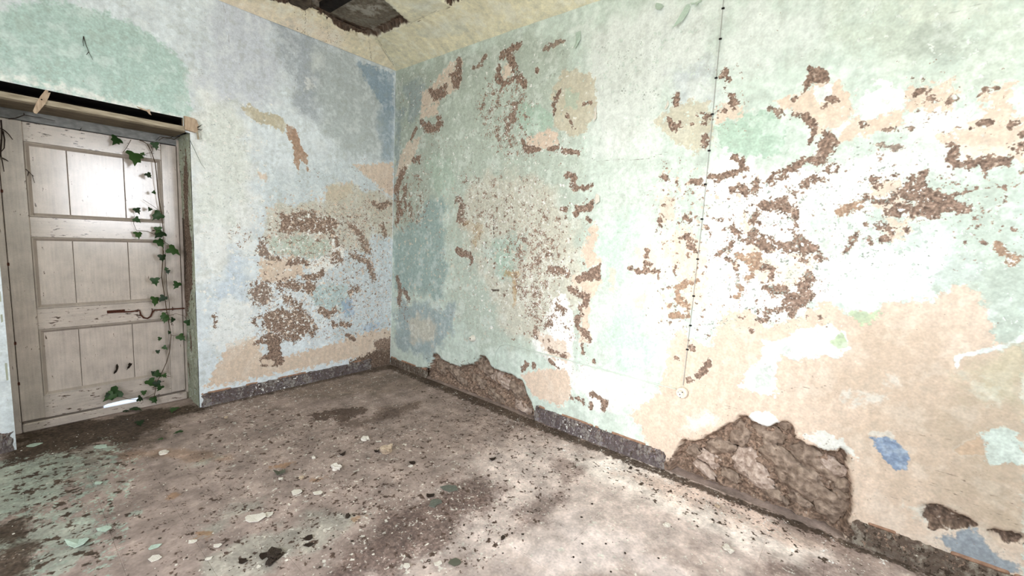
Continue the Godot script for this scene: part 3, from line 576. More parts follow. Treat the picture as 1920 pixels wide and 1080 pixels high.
# ---------------------------------------------------------------- camera, sky, daylight
func setup_view() -> void:
	var cam := Camera3D.new()
	cam.name = "camera"
	cam.fov = 68.5
	cam.position = Vector3(-2.793, 1.5, 4.005)
	cam.rotation_degrees = Vector3(-6.726, -50.871, 2.984)
	cam.rotation_order = EULER_ORDER_YXZ
	cam.near = 0.02
	add_child(cam)
	cam.current = true
	var env := Environment.new()
	env.background_mode = Environment.BG_SKY
	var sky := Sky.new()
	var sm := ProceduralSkyMaterial.new()
	sm.sky_top_color = Color(0.72, 0.80, 0.92)
	sm.sky_horizon_color = Color(0.92, 0.93, 0.95)
	sm.ground_bottom_color = Color(0.55, 0.54, 0.5)
	sm.ground_horizon_color = Color(0.8, 0.8, 0.78)
	sm.sky_energy_multiplier = 2.0
	sm.ground_energy_multiplier = 1.6
	sky.sky_material = sm
	env.sky = sky
	env.tonemap_mode = Environment.TONE_MAPPER_LINEAR
	env.tonemap_exposure = 1.0
	env.sdfgi_enabled = true
	env.ssao_enabled = true
	env.ssil_enabled = true
	var we := WorldEnvironment.new()
	we.name = "environment"
	we.environment = env
	add_child(we)
	# hazy low sun through the tall opening beside the viewer, and skylight in both openings
	var sun := DirectionalLight3D.new()
	sun.name = "hazy_sun"
	sun.light_energy = 0.62
	sun.light_color = Color(1.0, 0.985, 0.96)
	sun.light_angular_distance = 20.0
	sun.sky_mode = DirectionalLight3D.SKY_MODE_LIGHT_ONLY
	sun.shadow_enabled = true
	add_child(sun)
	sun.look_at_from_position(Vector3(-5.0, 2.6, 2.85), Vector3(0, 1.8, 2.95))
	daylight("west_daylight", Vector3(-4.5, 1.75, 2.9), Vector3(0, 1.5, 2.6), Vector2(1.5, 2.2), 10.0, Color(0.985, 0.99, 1.0))
	daylight("south_daylight", Vector3(-1.35, 1.95, 5.86), Vector3(-1.5, 1.7, 0), Vector2(1.3, 1.45), 5.8, Color(0.97, 0.98, 1.0))


func daylight(called: String, at: Vector3, to: Vector3, size: Vector2, energy: float, c: Color) -> void:
	var a := AreaLight3D.new()
	a.name = called
	a.area_size = size
	a.area_normalize_energy = true
	a.light_energy = energy
	a.light_color = c
	a.area_range = 14.0
	a.area_attenuation = 2.0
	a.shadow_enabled = true
	add_child(a)
	a.look_at_from_position(at, to)


# ---------------------------------------------------------------- noise and painting of plaster coats
func tile(freq: float, oct: int, sd: int) -> PackedFloat32Array:
	var f := FastNoiseLite.new()
	f.noise_type = FastNoiseLite.TYPE_SIMPLEX_SMOOTH
	f.seed = sd
	f.frequency = freq
	f.fractal_octaves = oct
	f.fractal_gain = 0.55
	var d := f.get_seamless_image(512, 512).get_data()
	var a := PackedFloat32Array()
	a.resize(262144)
	var s := 0.0
	var q := 0.0
	for i in 262144:
		var v := float(d[i])
		s += v
		q += v * v
	var mean := s / 262144.0
	var dev := sqrt(q / 262144.0 - mean * mean)
	for i in 262144:
		a[i] = (float(d[i]) - mean) / (dev * 2.2)
	return a


func noises() -> void:
	n_rag = tile(0.045, 5, 11)
	n_broad = tile(0.011, 6, 23)
	n_fine = tile(0.16, 3, 37)
	fnl.noise_type = FastNoiseLite.TYPE_SIMPLEX_SMOOTH
	fnl.seed = 5
	fnl.frequency = 1.0
	fnl.fractal_octaves = 4


func seg_d2(px: float, py: float, ax: float, ay: float, bx: float, by: float) -> float:
	var dx := bx - ax
	var dy := by - ay
	var l := dx * dx + dy * dy
	var t := 0.0
	if l > 0.0:
		t = clampf(((px - ax) * dx + (py - ay) * dy) / l, 0.0, 1.0)
	var ex := px - ax - dx * t
	var ey := py - ay - dy * t
	return ex * ex + ey * ey


func poly_sd(p: PackedFloat32Array, x: float, y: float) -> float:
	# signed distance to a closed outline, negative inside
	var n := p.size()
	var best := 1e20
	var inside := false
	var ax := p[n - 2]
	var ay := p[n - 1]
	for i in range(0, n, 2):
		var bx := p[i]
		var by := p[i + 1]
		best = minf(best, seg_d2(x, y, ax, ay, bx, by))
		if (ay > y) != (by > y) and x < (bx - ax) * (y - ay) / (by - ay) + ax:
			inside = not inside
		ax = bx
		ay = by
	return -sqrt(best) if inside else sqrt(best)


func chain_sd(p: PackedFloat32Array, x: float, y: float, stride: int, width: float) -> float:
	# distance to a line of rounded strokes; with stride 3 every point has a radius of its own
	var best := 1e20
	if p.size() == stride:
		return sqrt((x - p[0]) * (x - p[0]) + (y - p[1]) * (y - p[1])) - (p[2] if stride == 3 else width)
	for i in range(0, p.size() - stride, stride):
		var ax := p[i]
		var ay := p[i + 1]
		var dx := p[i + stride] - ax
		var dy := p[i + stride + 1] - ay
		var t := clampf(((x - ax) * dx + (y - ay) * dy) / maxf(dx * dx + dy * dy, 1e-6), 0.0, 1.0)
		var ex := x - ax - dx * t
		var ey := y - ay - dy * t
		var r := width
		if stride == 3:
			r = lerpf(p[i + 2], p[i + 5], t)
		best = minf(best, sqrt(ex * ex + ey * ey) - r)
	return best


func jittered(p: PackedFloat32Array, step: float, amp: float, sd: int) -> PackedFloat32Array:
	# a crack: the line broken into short wandering steps
	var out := PackedFloat32Array()
	for i in range(0, p.size() - 2, 2):
		var n := maxi(1, int(Vector2(p[i + 2] - p[i], p[i + 3] - p[i + 1]).length() / step))
		for k in n:
			var q := Vector2(p[i], p[i + 1]).lerp(Vector2(p[i + 2], p[i + 3]), float(k) / n)
			var at := (out.size() * 61 + sd * 977) & 262143
			out.append(q.x + amp * n_fine[at] * 1.2)
			out.append(q.y + amp * n_fine[(at + 5077) & 262143] * 1.2)
	out.append(p[p.size() - 2])
	out.append(p[p.size() - 1])
	return out


func painted(job: Array) -> Array:
	var wcm: float = job[2]
	var hcm: float = job[3]
	var v0: float = job[4]
	var k: float = job[5]
	var base: Array = job[6]
	var flip: bool = job[7]
	var W := int(wcm * k)
	var H := int(hcm * k)
	var c := PackedByteArray()
	c.resize(W * H * 3)
	var h := PackedByteArray()
	h.resize(W * H)
	h.fill(165)
	var b0: float = base[0]
	var b1: float = base[1]
	var b2: float = base[2]
	for y in H:
		for x in W:
			var o := (y * W + x) * 3
			var m := 1.0 + 0.035 * n_broad[((y & 511) << 9) | (x & 511)] + 0.03 * n_rag[((y & 511) << 9) | ((x + 77) & 511)]
			c[o] = int(clampf(b0 * m, 0, 255))
			c[o + 1] = int(clampf(b1 * m, 0, 255))
			c[o + 2] = int(clampf(b2 * m, 0, 255))
	var no := 0
	var text: String = job[1]
	for line in text.split("\n", false):
		var parts := line.split(" : ")
		var head := parts[0].split(" ", false)
		var kind := head[0]
		var col: Array = PAL[head[1]]
		var pts := parts[1].split_floats(" ", false)
		var st := 3 if kind == "L" else 2
		var P := PackedFloat32Array(Array(pts))
		for i in range(0, P.size(), st):
			P[i] = P[i] * k
			P[i + 1] = (hcm - P[i + 1]) * k if flip else (P[i + 1] - v0) * k
			if st == 3:
				P[i + 2] = P[i + 2] * k
		no += 1
		if kind == "C":
			P = jittered(P, 1.6 * k, 0.45 * k, no)
		var edge := 1.0
		var rag := 1.0
		var dh := -1.0
		var op := 1.0
		var width := 0.0
		if kind == "P" or kind == "L":
			edge = float(head[2]) * k
			rag = float(head[3]) * k
			dh = -1.0 if head[4] == "-" else float(head[4])
			op = float(head[5])
		elif kind == "C":
			width = maxf(float(head[2]) * 0.17 * k, 0.4)
			edge = 1.5
			rag = 0.16 * k
			op = float(head[3])
			dh = 60.0
		else:
			edge = 10.0 * k
			rag = 6.0 * k
			op = float(head[2])
		var x0 := 1e9
		var x1 := -1e9
		var y0 := 1e9
		var y1 := -1e9
		var rmax := width
		for i in range(0, P.size(), st):
			x0 = minf(x0, P[i])
			x1 = maxf(x1, P[i])
			y0 = minf(y0, P[i + 1])
			y1 = maxf(y1, P[i + 1])
			if st == 3:
				rmax = maxf(rmax, P[i + 2])
		var pad := rag + edge + rmax + 1.0
		var gx0 := maxi(0, int((x0 - pad) / 4.0))
		var gy0 := maxi(0, int((y0 - pad) / 4.0))
		var gx1 := mini(W / 4, int((x1 + pad) / 4.0) + 1)
		var gy1 := mini(H / 4, int((y1 + pad) / 4.0) + 1)
		if gx1 <= gx0 or gy1 <= gy0:
			continue
		var gw := gx1 - gx0 + 1
		var gh := gy1 - gy0 + 1
		var sd := PackedFloat32Array()
		sd.resize(gw * gh)
		for gy in gh:
			for gx in gw:
				var fx := (gx0 + gx) * 4.0
				var fy := (gy0 + gy) * 4.0
				sd[gy * gw + gx] = chain_sd(P, fx, fy, st, width) if kind == "L" or kind == "C" else poly_sd(P, fx, fy)
		var cr: float = col[0]
		var cg: float = col[1]
		var cb: float = col[2]
		var grain: float = col[3]
		var ox := no * 131
		var oy := no * 57
		var far := rag * 1.3 + edge
		var use_broad := rag > 4.5 * k
		var is_s := kind == "S" or kind == "B"
		var is_b := kind == "B"
		var scar: bool = head[1] in ["r", "q", "q2"]
		if scar:
			rag = rag * 1.05 + (0.65 * k if kind == "L" else 0.0)
			far = rag * 2.0 + edge
		var fine := 0.36 if scar else 0.25
		var rim := flip and (scar or dh >= 110.0 and dh <= 130.0)
		if rim:
			far += edge * 2.4
		for gy in gh - 1:
			for gx in gw - 1:
				var a := sd[gy * gw + gx]
				var b := sd[gy * gw + gx + 1]
				var d := sd[(gy + 1) * gw + gx]
				var e := sd[(gy + 1) * gw + gx + 1]
				if minf(minf(a, b), minf(d, e)) > far:
					continue
				for yy in 4:
					var y := (gy0 + gy) * 4 + yy
					if y >= H:
						break
					var l := a + (d - a) * yy * 0.25
					var r := b + (e - b) * yy * 0.25
					for xx in 4:
						var x := (gx0 + gx) * 4 + xx
						if x >= W:
							break
						var s := l + (r - l) * xx * 0.25
						var idx := (((y + oy) & 511) << 9) | ((x + ox) & 511)
						var nf := n_fine[idx]
						var al := 0.0
						if is_s:
							var dens := op * clampf(0.5 - (s + rag * n_broad[idx]) / edge, 0.0, 1.0)
							if dens <= 0.01:
								continue
							dens *= clampf(0.82 + 0.75 * n_broad[(((y * 2 + oy + 60) & 511) << 9) | ((x * 2 + ox + 210) & 511)], 0.0, 1.6)
							var nn := 0.62 * nf + 0.55 * n_rag[idx]
							if is_b:
								nn = 0.2 * nf + 0.95 * n_rag[idx]
							al = clampf((nn - (0.98 - 1.15 * dens)) * 7.0, 0.0, 1.0)
						else:
							var nz := n_broad[idx] if use_broad else n_rag[idx]
							var v := 0.5 - (s + rag * (0.8 * nz + fine * nf)) / edge
							if rim and v <= 0.0 and v > -2.4:
								# the older white coat shows along the broken edge
								var ra := 0.38 * (1.0 + v / 2.4) * op
								var ro := (y * W + x) * 3
								c[ro] = int(lerpf(c[ro], 236.0, ra))
								c[ro + 1] = int(lerpf(c[ro + 1], 232.0, ra))
								c[ro + 2] = int(lerpf(c[ro + 2], 222.0, ra))
							al = clampf(v, 0.0, 1.0) * op
						if al <= 0.0:
							continue
						var o := (y * W + x) * 3
						var g := 1.0 + grain * (0.6 * nf + 0.7 * n_rag[(((y * 2 + oy) & 511) << 9) | ((x * 2) & 511)])
						c[o] = int(clampf(lerpf(c[o], cr * g, al), 0, 255))
						c[o + 1] = int(clampf(lerpf(c[o + 1], cg * g, al), 0, 255))
						c[o + 2] = int(clampf(lerpf(c[o + 2], cb * g, al), 0, 255))
						if dh >= 0.0:
							h[y * W + x] = int(lerpf(h[y * W + x], dh, al))
						elif is_s:
							h[y * W + x] = int(lerpf(h[y * W + x], 95.0, al))
	# last pass: cloudy limewash, faint streaks, pinholes, grain and relief
	var amp := 1.0 if flip else 1.7
	for y in H:
		for x in W:
			var o := (y * W + x) * 3
			var yi := (y & 511) << 9
			var i1 := yi | (x & 511)
			var nf := n_fine[i1]
			var nr := n_rag[(((y + 200) & 511) << 9) | ((x + 90) & 511)]
			var hh := h[y * W + x]
			var r := float(c[o])
			var g := float(c[o + 1])
			var b := float(c[o + 2])
			var m := 1.0 + amp * (0.03 * nf + 0.028 * nr)
			if not flip:
				var cl2 := n_broad[(((y + 111) & 511) << 9) | ((x + 41) & 511)]
				m += 0.11 * cl2 + 0.05 * n_broad[(((y * 3 + 7) & 511) << 9) | ((x * 2 + 300) & 511)]
				var pale := clampf((n_fine[(((y + 99) & 511) << 9) | ((x + 271) & 511)] + 0.6 * cl2 - 1.25) * 2.0, 0.0, 0.55)
				r += (212.0 - r) * pale
				g += (204.0 - g) * pale
				b += (194.0 - b) * pale
				var pit := clampf((n_fine[(((y + 399) & 511) << 9) | ((x + 71) & 511)] - 0.5 * cl2 - 1.3) * 2.5, 0.0, 0.6)
				r += (78.0 - r) * pit
				g += (62.0 - g) * pit
				b += (54.0 - b) * pit
			if flip:
				var streak := n_broad[(((y >> 2) & 511) << 9) | ((x * 3) & 511)]
				m += 0.022 * streak
				if hh > 105:
					var cl := n_broad[(((y + 311) & 511) << 9) | ((x + 173) & 511)] + 0.5 * nr
					var soft := 1.0 if hh > 145 else 0.4
					var t := clampf((cl - 0.05) * 0.42, 0.0, 0.34) * soft
					r += (215.0 + b0 * 0.09 - r) * t
					g += (218.0 + b1 * 0.09 - g) * t
					b += (196.0 + b2 * 0.18 - b) * t
					t = clampf((-cl - 0.35) * 0.3, 0.0, 0.22) * soft
					r += (172.0 - r) * t
					g += (176.0 - g) * t
					b += (166.0 - b) * t
					var pin := nf + 0.8 * n_rag[(((y + 31) & 511) << 9) | ((x + 333) & 511)]
					if pin > 1.55:
						t = clampf((pin - 1.55) * 2.5, 0.0, 0.75)
						r += (132.0 - r) * t
						g += (116.0 - g) * t
						b += (102.0 - b) * t
						hh -= int(40.0 * t)
				else:
					var t2 := clampf((nf + nr - 0.95) * 0.9, 0.0, 0.6)
					r += (214.0 - r) * t2
					g += (204.0 - g) * t2
					b += (190.0 - b) * t2
			c[o] = int(clampf(r * m, 0, 255))
			c[o + 1] = int(clampf(g * m, 0, 255))
			c[o + 2] = int(clampf(b * m, 0, 255))
			h[y * W + x] = int(clampf(hh + 9.0 * nf * amp + 12.0 * nr, 0, 255))
	return [ImageTexture.create_from_image(Image.create_from_data(W, H, false, Image.FORMAT_RGB8, c)), ImageTexture.create_from_image(Image.create_from_data(W, H, false, Image.FORMAT_L8, h))]


# ---------------------------------------------------------------- materials
var M := {}


func mat(called: String, c: Color, rough := 0.9, metal := 0.0) -> StandardMaterial3D:
	var m := StandardMaterial3D.new()
	m.resource_name = called
	m.albedo_color = c
	m.roughness = rough
	m.metallic = metal
	m.metallic_specular = 0.35
	M[called] = m
	return m


func surf(called: String, t: Array, rough: float, bump: float) -> StandardMaterial3D:
	var m := mat(called, Color.WHITE, rough)
	m.albedo_texture = t[0]
	m.heightmap_enabled = true
	m.heightmap_texture = t[1]
	m.heightmap_scale = bump
	m.metallic_specular = 0.25
	return m


func grainy(called: String, lo: Color, hi: Color, scale: Vector3, rough: float, bump := 0.3, freq := 0.02, oct := 5, top := Color(0, 0, 0, 0)) -> StandardMaterial3D:
	# triplanar mottled material
	var f := FastNoiseLite.new()
	f.seed = called.length() * 7
	f.frequency = freq
	f.fractal_octaves = oct
	var t := NoiseTexture2D.new()
	t.width = 256
	t.height = 256
	t.seamless = true
	t.noise = f
	var g := Gradient.new()
	g.set_color(0, lo)
	g.set_color(1, hi)
	if top.a > 0.0:
		g.set_offset(0, 0.28)
		g.set_offset(1, 0.6)
		g.add_point(0.68, hi)
		g.add_point(0.76, top)
	t.color_ramp = g
	var b := NoiseTexture2D.new()
	b.width = 256
	b.height = 256
	b.seamless = true
	b.noise = f
	var m := mat(called, Color.WHITE, rough)
	m.albedo_texture = t
	m.uv1_triplanar = true
	m.uv1_world_triplanar = true
	m.uv1_scale = scale
	if bump > 0.0:
		m.heightmap_enabled = true
		m.heightmap_texture = b
		m.heightmap_scale = bump
	return m


func wood_paint(called: String, base: Color, chip: Color, chips: float, rough: float, vertical: bool) -> StandardMaterial3D:
	# old painted board: faint grain along the board, worn nicks down to dark wood
	var c := PackedByteArray()
	c.resize(512 * 512 * 3)
	for y in 512:
		for x in 512:
			var u := x if vertical else y
			var v := y if vertical else x
			var gr := n_rag[(((v >> 3) & 511) << 9) | ((u * 2) & 511)]
			var bl := n_broad[((y & 511) << 9) | (x & 511)]
			var nick := n_rag[(((u * 2 + 40) & 511) << 9) | (((v >> 1) + 99) & 511)] + 0.5 * bl
			var k := clampf((nick - chips) * 5.0, 0.0, 1.0)
			var m := 1.0 + 0.035 * gr + 0.05 * bl + 0.02 * n_fine[((y & 511) << 9) | (x & 511)]
			var col := (base * m).lerp(chip, k)
			var o := (y * 512 + x) * 3
			c[o] = int(clampf(col.r * 255.0, 0, 255))
			c[o + 1] = int(clampf(col.g * 255.0, 0, 255))
			c[o + 2] = int(clampf(col.b * 255.0, 0, 255))
	var m2 := mat(called, Color.WHITE, rough)
	m2.albedo_texture = ImageTexture.create_from_image(Image.create_from_data(512, 512, false, Image.FORMAT_RGB8, c))
	m2.metallic_specular = 0.68
	m2.uv1_triplanar = true
	m2.uv1_world_triplanar = true
	m2.uv1_scale = Vector3(1.1, 1.1, 1.1)
	return m2


func build_materials(tex: Dictionary) -> void:
	surf("plaster_right", tex.right, 0.88, 0.55)
	surf("plaster_left", tex.left, 0.88, 0.5)
	surf("tile_floor", tex.floor, 0.72, 0.35)
	surf("cove_right", tex.cove_right, 0.9, 0.3)
	surf("cove_left", tex.cove_left, 0.9, 0.3)
	surf("ceiling_plaster", tex.ceiling, 0.9, 0.5)
	grainy("limewash", Color(0.80, 0.84, 0.82), Color(0.9, 0.91, 0.88), Vector3(0.7, 0.7, 0.7), 0.9, 0.2)
	grainy("rubble_stone", Color(0.36, 0.30, 0.26), Color(0.78, 0.70, 0.63), Vector3(3.2, 3.2, 3.2), 0.95, 1.6, 0.02, 6)
	grainy("pale_stone", Color(0.50, 0.42, 0.37), Color(0.93, 0.86, 0.81), Vector3(3.4, 3.4, 3.4), 0.95, 1.6, 0.024, 6)
	grainy("dark_core", Color(0.05, 0.04, 0.035), Color(0.13, 0.1, 0.08), Vector3(3, 3, 3), 1.0, 0.3)
	surf("baseboard_paint", tex.board, 0.85, 0.5)
	surf("baseboard_brown", tex.board_brown, 0.9, 0.5)
	grainy("ledge_plaster", Color(0.45, 0.34, 0.28), Color(0.78, 0.63, 0.53), Vector3(4, 4, 4), 0.9, 0.5)
	surf("reveal_paint", tex.reveal, 0.85, 0.5)
	grainy("bare_wood", Color(0.52, 0.47, 0.40), Color(0.78, 0.73, 0.65), Vector3(1.2, 9, 9), 0.85, 0.4)
	grainy("soffit_wood", Color(0.33, 0.29, 0.24), Color(0.56, 0.51, 0.44), Vector3(1.2, 9, 9), 0.9, 0.4)  # lintel wood made darker: the underside shade is put into the colour
	grainy("raw_wood", Color(0.62, 0.53, 0.45), Color(0.80, 0.71, 0.62), Vector3(9, 2, 9), 0.85, 0.3)
	grainy("old_board", Color(0.18, 0.155, 0.13), Color(0.42, 0.37, 0.32), Vector3(2, 2, 6), 0.95, 0.6)
	wood_paint("door_paint", Color(0.75, 0.70, 0.665), Color(0.32, 0.26, 0.22), 1.25, 0.17, true)
	wood_paint("door_rail_paint", Color(0.75, 0.70, 0.665), Color(0.27, 0.21, 0.17), 0.86, 0.17, false)
	wood_paint("door_moulding_paint", Color(0.66, 0.61, 0.57), Color(0.3, 0.24, 0.2), 1.2, 0.5, true)
	grainy("rust", Color(0.20, 0.10, 0.07), Color(0.42, 0.24, 0.17), Vector3(14, 14, 14), 0.8, 0.3)
	grainy("head_paint", Color(0.46, 0.46, 0.46), Color(0.62, 0.62, 0.61), Vector3(3, 6, 3), 0.85, 0.3)
	mat("porcelain", Color(0.86, 0.84, 0.79), 0.35)
	mat("socket_plastic", Color(0.88, 0.85, 0.79), 0.5)
	mat("cable_grey", Color(0.66, 0.66, 0.64), 0.6)
	mat("cable_painted", Color(0.80, 0.84, 0.80), 0.7)
	mat("nail", Color(0.16, 0.15, 0.15), 0.6, 0.5)
	mat("hole_dark", Color(0.04, 0.035, 0.03), 1.0)
	mat("ivy_stem", Color(0.30, 0.24, 0.17), 0.9)
	mat("dry_stem", Color(0.20, 0.16, 0.14), 0.95)
	mat("green_twig", Color(0.30, 0.33, 0.30), 0.9)
	for i in 3:
		var g: Color = [Color(0.15, 0.25, 0.12), Color(0.20, 0.30, 0.15), Color(0.11, 0.18, 0.10)][i]
		var m := mat("ivy_leaf_%d" % i, g, 0.45)
		m.backlight_enabled = true
		m.backlight = Color(0.10, 0.16, 0.04)
		m.cull_mode = BaseMaterial3D.CULL_DISABLED
	var dl := mat("dead_leaf", Color(0.17, 0.13, 0.10), 0.85)
	dl.cull_mode = BaseMaterial3D.CULL_DISABLED
	var gl := mat("grey_leaf", Color(0.36, 0.36, 0.31), 0.85)
	gl.cull_mode = BaseMaterial3D.CULL_DISABLED
	grainy("white_chip", Color(0.78, 0.74, 0.69), Color(0.96, 0.94, 0.9), Vector3(30, 30, 30), 0.85, 0.2)
	grainy("stone_chip", Color(0.62, 0.54, 0.46), Color(0.90, 0.82, 0.73), Vector3(18, 18, 18), 0.9, 0.5)
	grainy("dark_chip", Color(0.12, 0.1, 0.085), Color(0.3, 0.25, 0.21), Vector3(25, 25, 25), 0.9, 0.3)
	grainy("paint_flake", Color(0.64, 0.71, 0.65), Color(0.76, 0.82, 0.77), Vector3(12, 12, 12), 0.7, 0.1)
	grainy("outdoor_ground", Color(0.66, 0.64, 0.58), Color(0.8, 0.78, 0.72), Vector3(1, 1, 1), 0.95, 0.0)
	grainy("grey_glass", Color(0.33, 0.34, 0.31), Color(0.44, 0.45, 0.41), Vector3(12, 12, 12), 0.5, 0.1)


# ---------------------------------------------------------------- mesh helpers
func obj(called: String, mesh: Mesh, m: Material, parent: Node = null, at := Vector3.ZERO) -> MeshInstance3D:
	var o := MeshInstance3D.new()
	o.mesh = mesh
	o.material_override = m
	o.position = at
	adopt(o, called, parent)
	return o


func adopt(o: Node3D, called: String, parent: Node = null) -> void:
	var p: Node = parent if parent else self
	var nm := called
	var i := 0
	while p.has_node(NodePath(nm)):
		i += 1
		nm = "%s_%03d" % [called, i]
	o.name = nm
	p.add_child(o, true)


func root_of(called: String, at := Vector3.ZERO) -> Node3D:
	var o := Node3D.new()
	o.position = at
	adopt(o, called)
	return o


func tag(o: Node, label: String, category := "", group := "", kind := "") -> Node:
	if label:
		o.set_meta("label", label)
	if category:
		o.set_meta("category", category)
	if group:
		o.set_meta("group", group)
	if kind:
		o.set_meta("kind", kind)
	return o


func relief(origin: Vector3, U: Vector3, V: Vector3, N: Vector3, wcm: float, hcm: float, cell: float, depth: Callable, skip = null, uvr := Rect2(0, 0, 1, 1)) -> ArrayMesh:
	# a sheet of plaster with real relief: depth(u, v) in cm towards the room; skip(u, v) leaves openings
	var nu := int(ceil(wcm / cell))
	var nv := int(ceil(hcm / cell))
	var pos := PackedVector3Array()
	var nor := PackedVector3Array()
	var uv := PackedVector2Array()
	var idx := PackedInt32Array()
	var dd := PackedFloat32Array()
	var cu := wcm / nu
	var cv := hcm / nv
	dd.resize((nu + 1) * (nv + 1))
	for j in nv + 1:
		for i in nu + 1:
			dd[j * (nu + 1) + i] = depth.call(i * cu, j * cv)
	for j in nv + 1:
		for i in nu + 1:
			var d := dd[j * (nu + 1) + i]
			pos.append(origin + U * (i * cu * 0.01) + V * (j * cv * 0.01) + N * (d * 0.01))
			var gx := (dd[j * (nu + 1) + mini(i + 1, nu)] - dd[j * (nu + 1) + maxi(i - 1, 0)]) / (2.0 * cu)
			var gy := (dd[mini(j + 1, nv) * (nu + 1) + i] - dd[maxi(j - 1, 0) * (nu + 1) + i]) / (2.0 * cv)
			nor.append((N - U * gx - V * gy).normalized())
			uv.append(uvr.position + Vector2(float(i) / nu, 1.0 - float(j) / nv) * uvr.size)
	var turn := U.cross(V).dot(N) > 0.0
	for j in nv:
		for i in nu:
			if skip != null and skip.call((i + 0.5) * cu, (j + 0.5) * cv):
				continue
			var a := j * (nu + 1) + i
			var b := a + 1
			var c := a + nu + 1
			var e := c + 1
			if turn:
				idx.append_array(PackedInt32Array([a, e, b, a, c, e]))
			else:
				idx.append_array(PackedInt32Array([a, b, e, a, e, c]))
	var arr := []
	arr.resize(Mesh.ARRAY_MAX)
	arr[Mesh.ARRAY_VERTEX] = pos
	arr[Mesh.ARRAY_NORMAL] = nor
	arr[Mesh.ARRAY_TEX_UV] = uv
	arr[Mesh.ARRAY_INDEX] = idx
	var m := ArrayMesh.new()
	m.add_surface_from_arrays(Mesh.PRIMITIVE_TRIANGLES, arr)
	return m


func quad(st: SurfaceTool, a: Vector3, b: Vector3, c: Vector3, d: Vector3) -> void:
	# a, b, c, d run clockwise seen from the front
	for p in [a, b, c, a, c, d]:
		st.add_vertex(p)


func start() -> SurfaceTool:
	var st := SurfaceTool.new()
	st.begin(Mesh.PRIMITIVE_TRIANGLES)
	st.set_smooth_group(-1)
	return st


func done(st: SurfaceTool) -> ArrayMesh:
	st.generate_normals()
	return st.commit()


func add_box(st: SurfaceTool, lo: Vector3, hi: Vector3, ch := 0.0) -> void:
	# box with chamfered edges
	var c := (lo + hi) * 0.5
	var s := (hi - lo) * 0.5
	ch = minf(ch, minf(s.x, minf(s.y, s.z)) * 0.9)
	var f := func(x: float, y: float, z: float, ax: int) -> Vector3:
		var q := Vector3(x * (s.x - (0.0 if ax == 0 else ch)), y * (s.y - (0.0 if ax == 1 else ch)), z * (s.z - (0.0 if ax == 2 else ch)))
		return c + q
	for sg in [-1.0, 1.0]:
		for ax in 3:
			var r := []
			for k in [[-1, -1], [-1, 1], [1, 1], [1, -1]]:
				var v := Vector3.ZERO
				v[ax] = sg
				v[(ax + 1) % 3] = k[0]
				v[(ax + 2) % 3] = k[1]
				r.append(f.call(v.x, v.y, v.z, ax))
			if sg > 0:
				quad(st, r[0], r[1], r[2], r[3])
			else:
				quad(st, r[0], r[3], r[2], r[1])
	if ch <= 0.0:
		return
	for ax in 3:
		for k in [[-1.0, -1.0], [-1.0, 1.0], [1.0, 1.0], [1.0, -1.0]]:
			var a := []
			for e in [-1.0, 1.0]:
				var v := Vector3.ZERO
				v[ax] = e
				v[(ax + 1) % 3] = k[0]
				v[(ax + 2) % 3] = k[1]
				# the strip's two corners at this end
				var p0 := Vector3(v.x * s.x, v.y * s.y, v.z * s.z)
				var p1 := p0
				p0[ax] = e * (s[ax] - ch)
				p1[ax] = p0[ax]
				p0[(ax + 2) % 3] = k[1] * (s[(ax + 2) % 3] - ch)
				p1[(ax + 1) % 3] = k[0] * (s[(ax + 1) % 3] - ch)
				a.append(c + p0)
				a.append(c + p1)
			if k[0] * k[1] > 0:
				quad(st, a[0], a[2], a[3], a[1])
			else:
				quad(st, a[0], a[1], a[3], a[2])
	for x in [-1.0, 1.0]:
		for y in [-1.0, 1.0]:
			for z in [-1.0, 1.0]:
				var p: Array = [f.call(x, y, z, 0), f.call(x, y, z, 1), f.call(x, y, z, 2)]
				if x * y * z > 0:
					p.reverse()
				for q in p:
					st.add_vertex(q)


func box(lo: Vector3, hi: Vector3, ch := 0.003) -> ArrayMesh:
	var st := start()
	add_box(st, lo, hi, ch)
	return done(st)


func add_tube(st: SurfaceTool, pts: Array, r0: float, r1: float, sides := 6) -> void:
	var n := pts.size()
	var rings := []
	var side := Vector3.ZERO
	for i in n:
		var t: Vector3 = (pts[mini(i + 1, n - 1)] - pts[maxi(i - 1, 0)]).normalized()
		if side == Vector3.ZERO:
			side = t.cross(Vector3.UP if absf(t.y) < 0.9 else Vector3.RIGHT).normalized()
		side = (side - t * side.dot(t)).normalized()
		var up := t.cross(side)
		var r := lerpf(r0, r1, float(i) / maxf(n - 1, 1))
		var ring := []
		for k in sides:
			var an := TAU * k / sides
			ring.append(pts[i] + (side * cos(an) + up * sin(an)) * r)
		rings.append(ring)
	st.set_smooth_group(1)
	for i in n - 1:
		for k in sides:
			var k2 := (k + 1) % sides
			quad(st, rings[i][k], rings[i][k2], rings[i + 1][k2], rings[i + 1][k])
	st.set_smooth_group(-1)
	for k in range(1, sides - 1):
		for p in [rings[0][0], rings[0][k + 1], rings[0][k]]:
			st.add_vertex(p)
		for p in [rings[n - 1][0], rings[n - 1][k], rings[n - 1][k + 1]]:
			st.add_vertex(p)


func tube(pts: Array, r0: float, r1: float, sides := 6) -> ArrayMesh:
	var st := start()
	add_tube(st, pts, r0, r1, sides)
	return done(st)


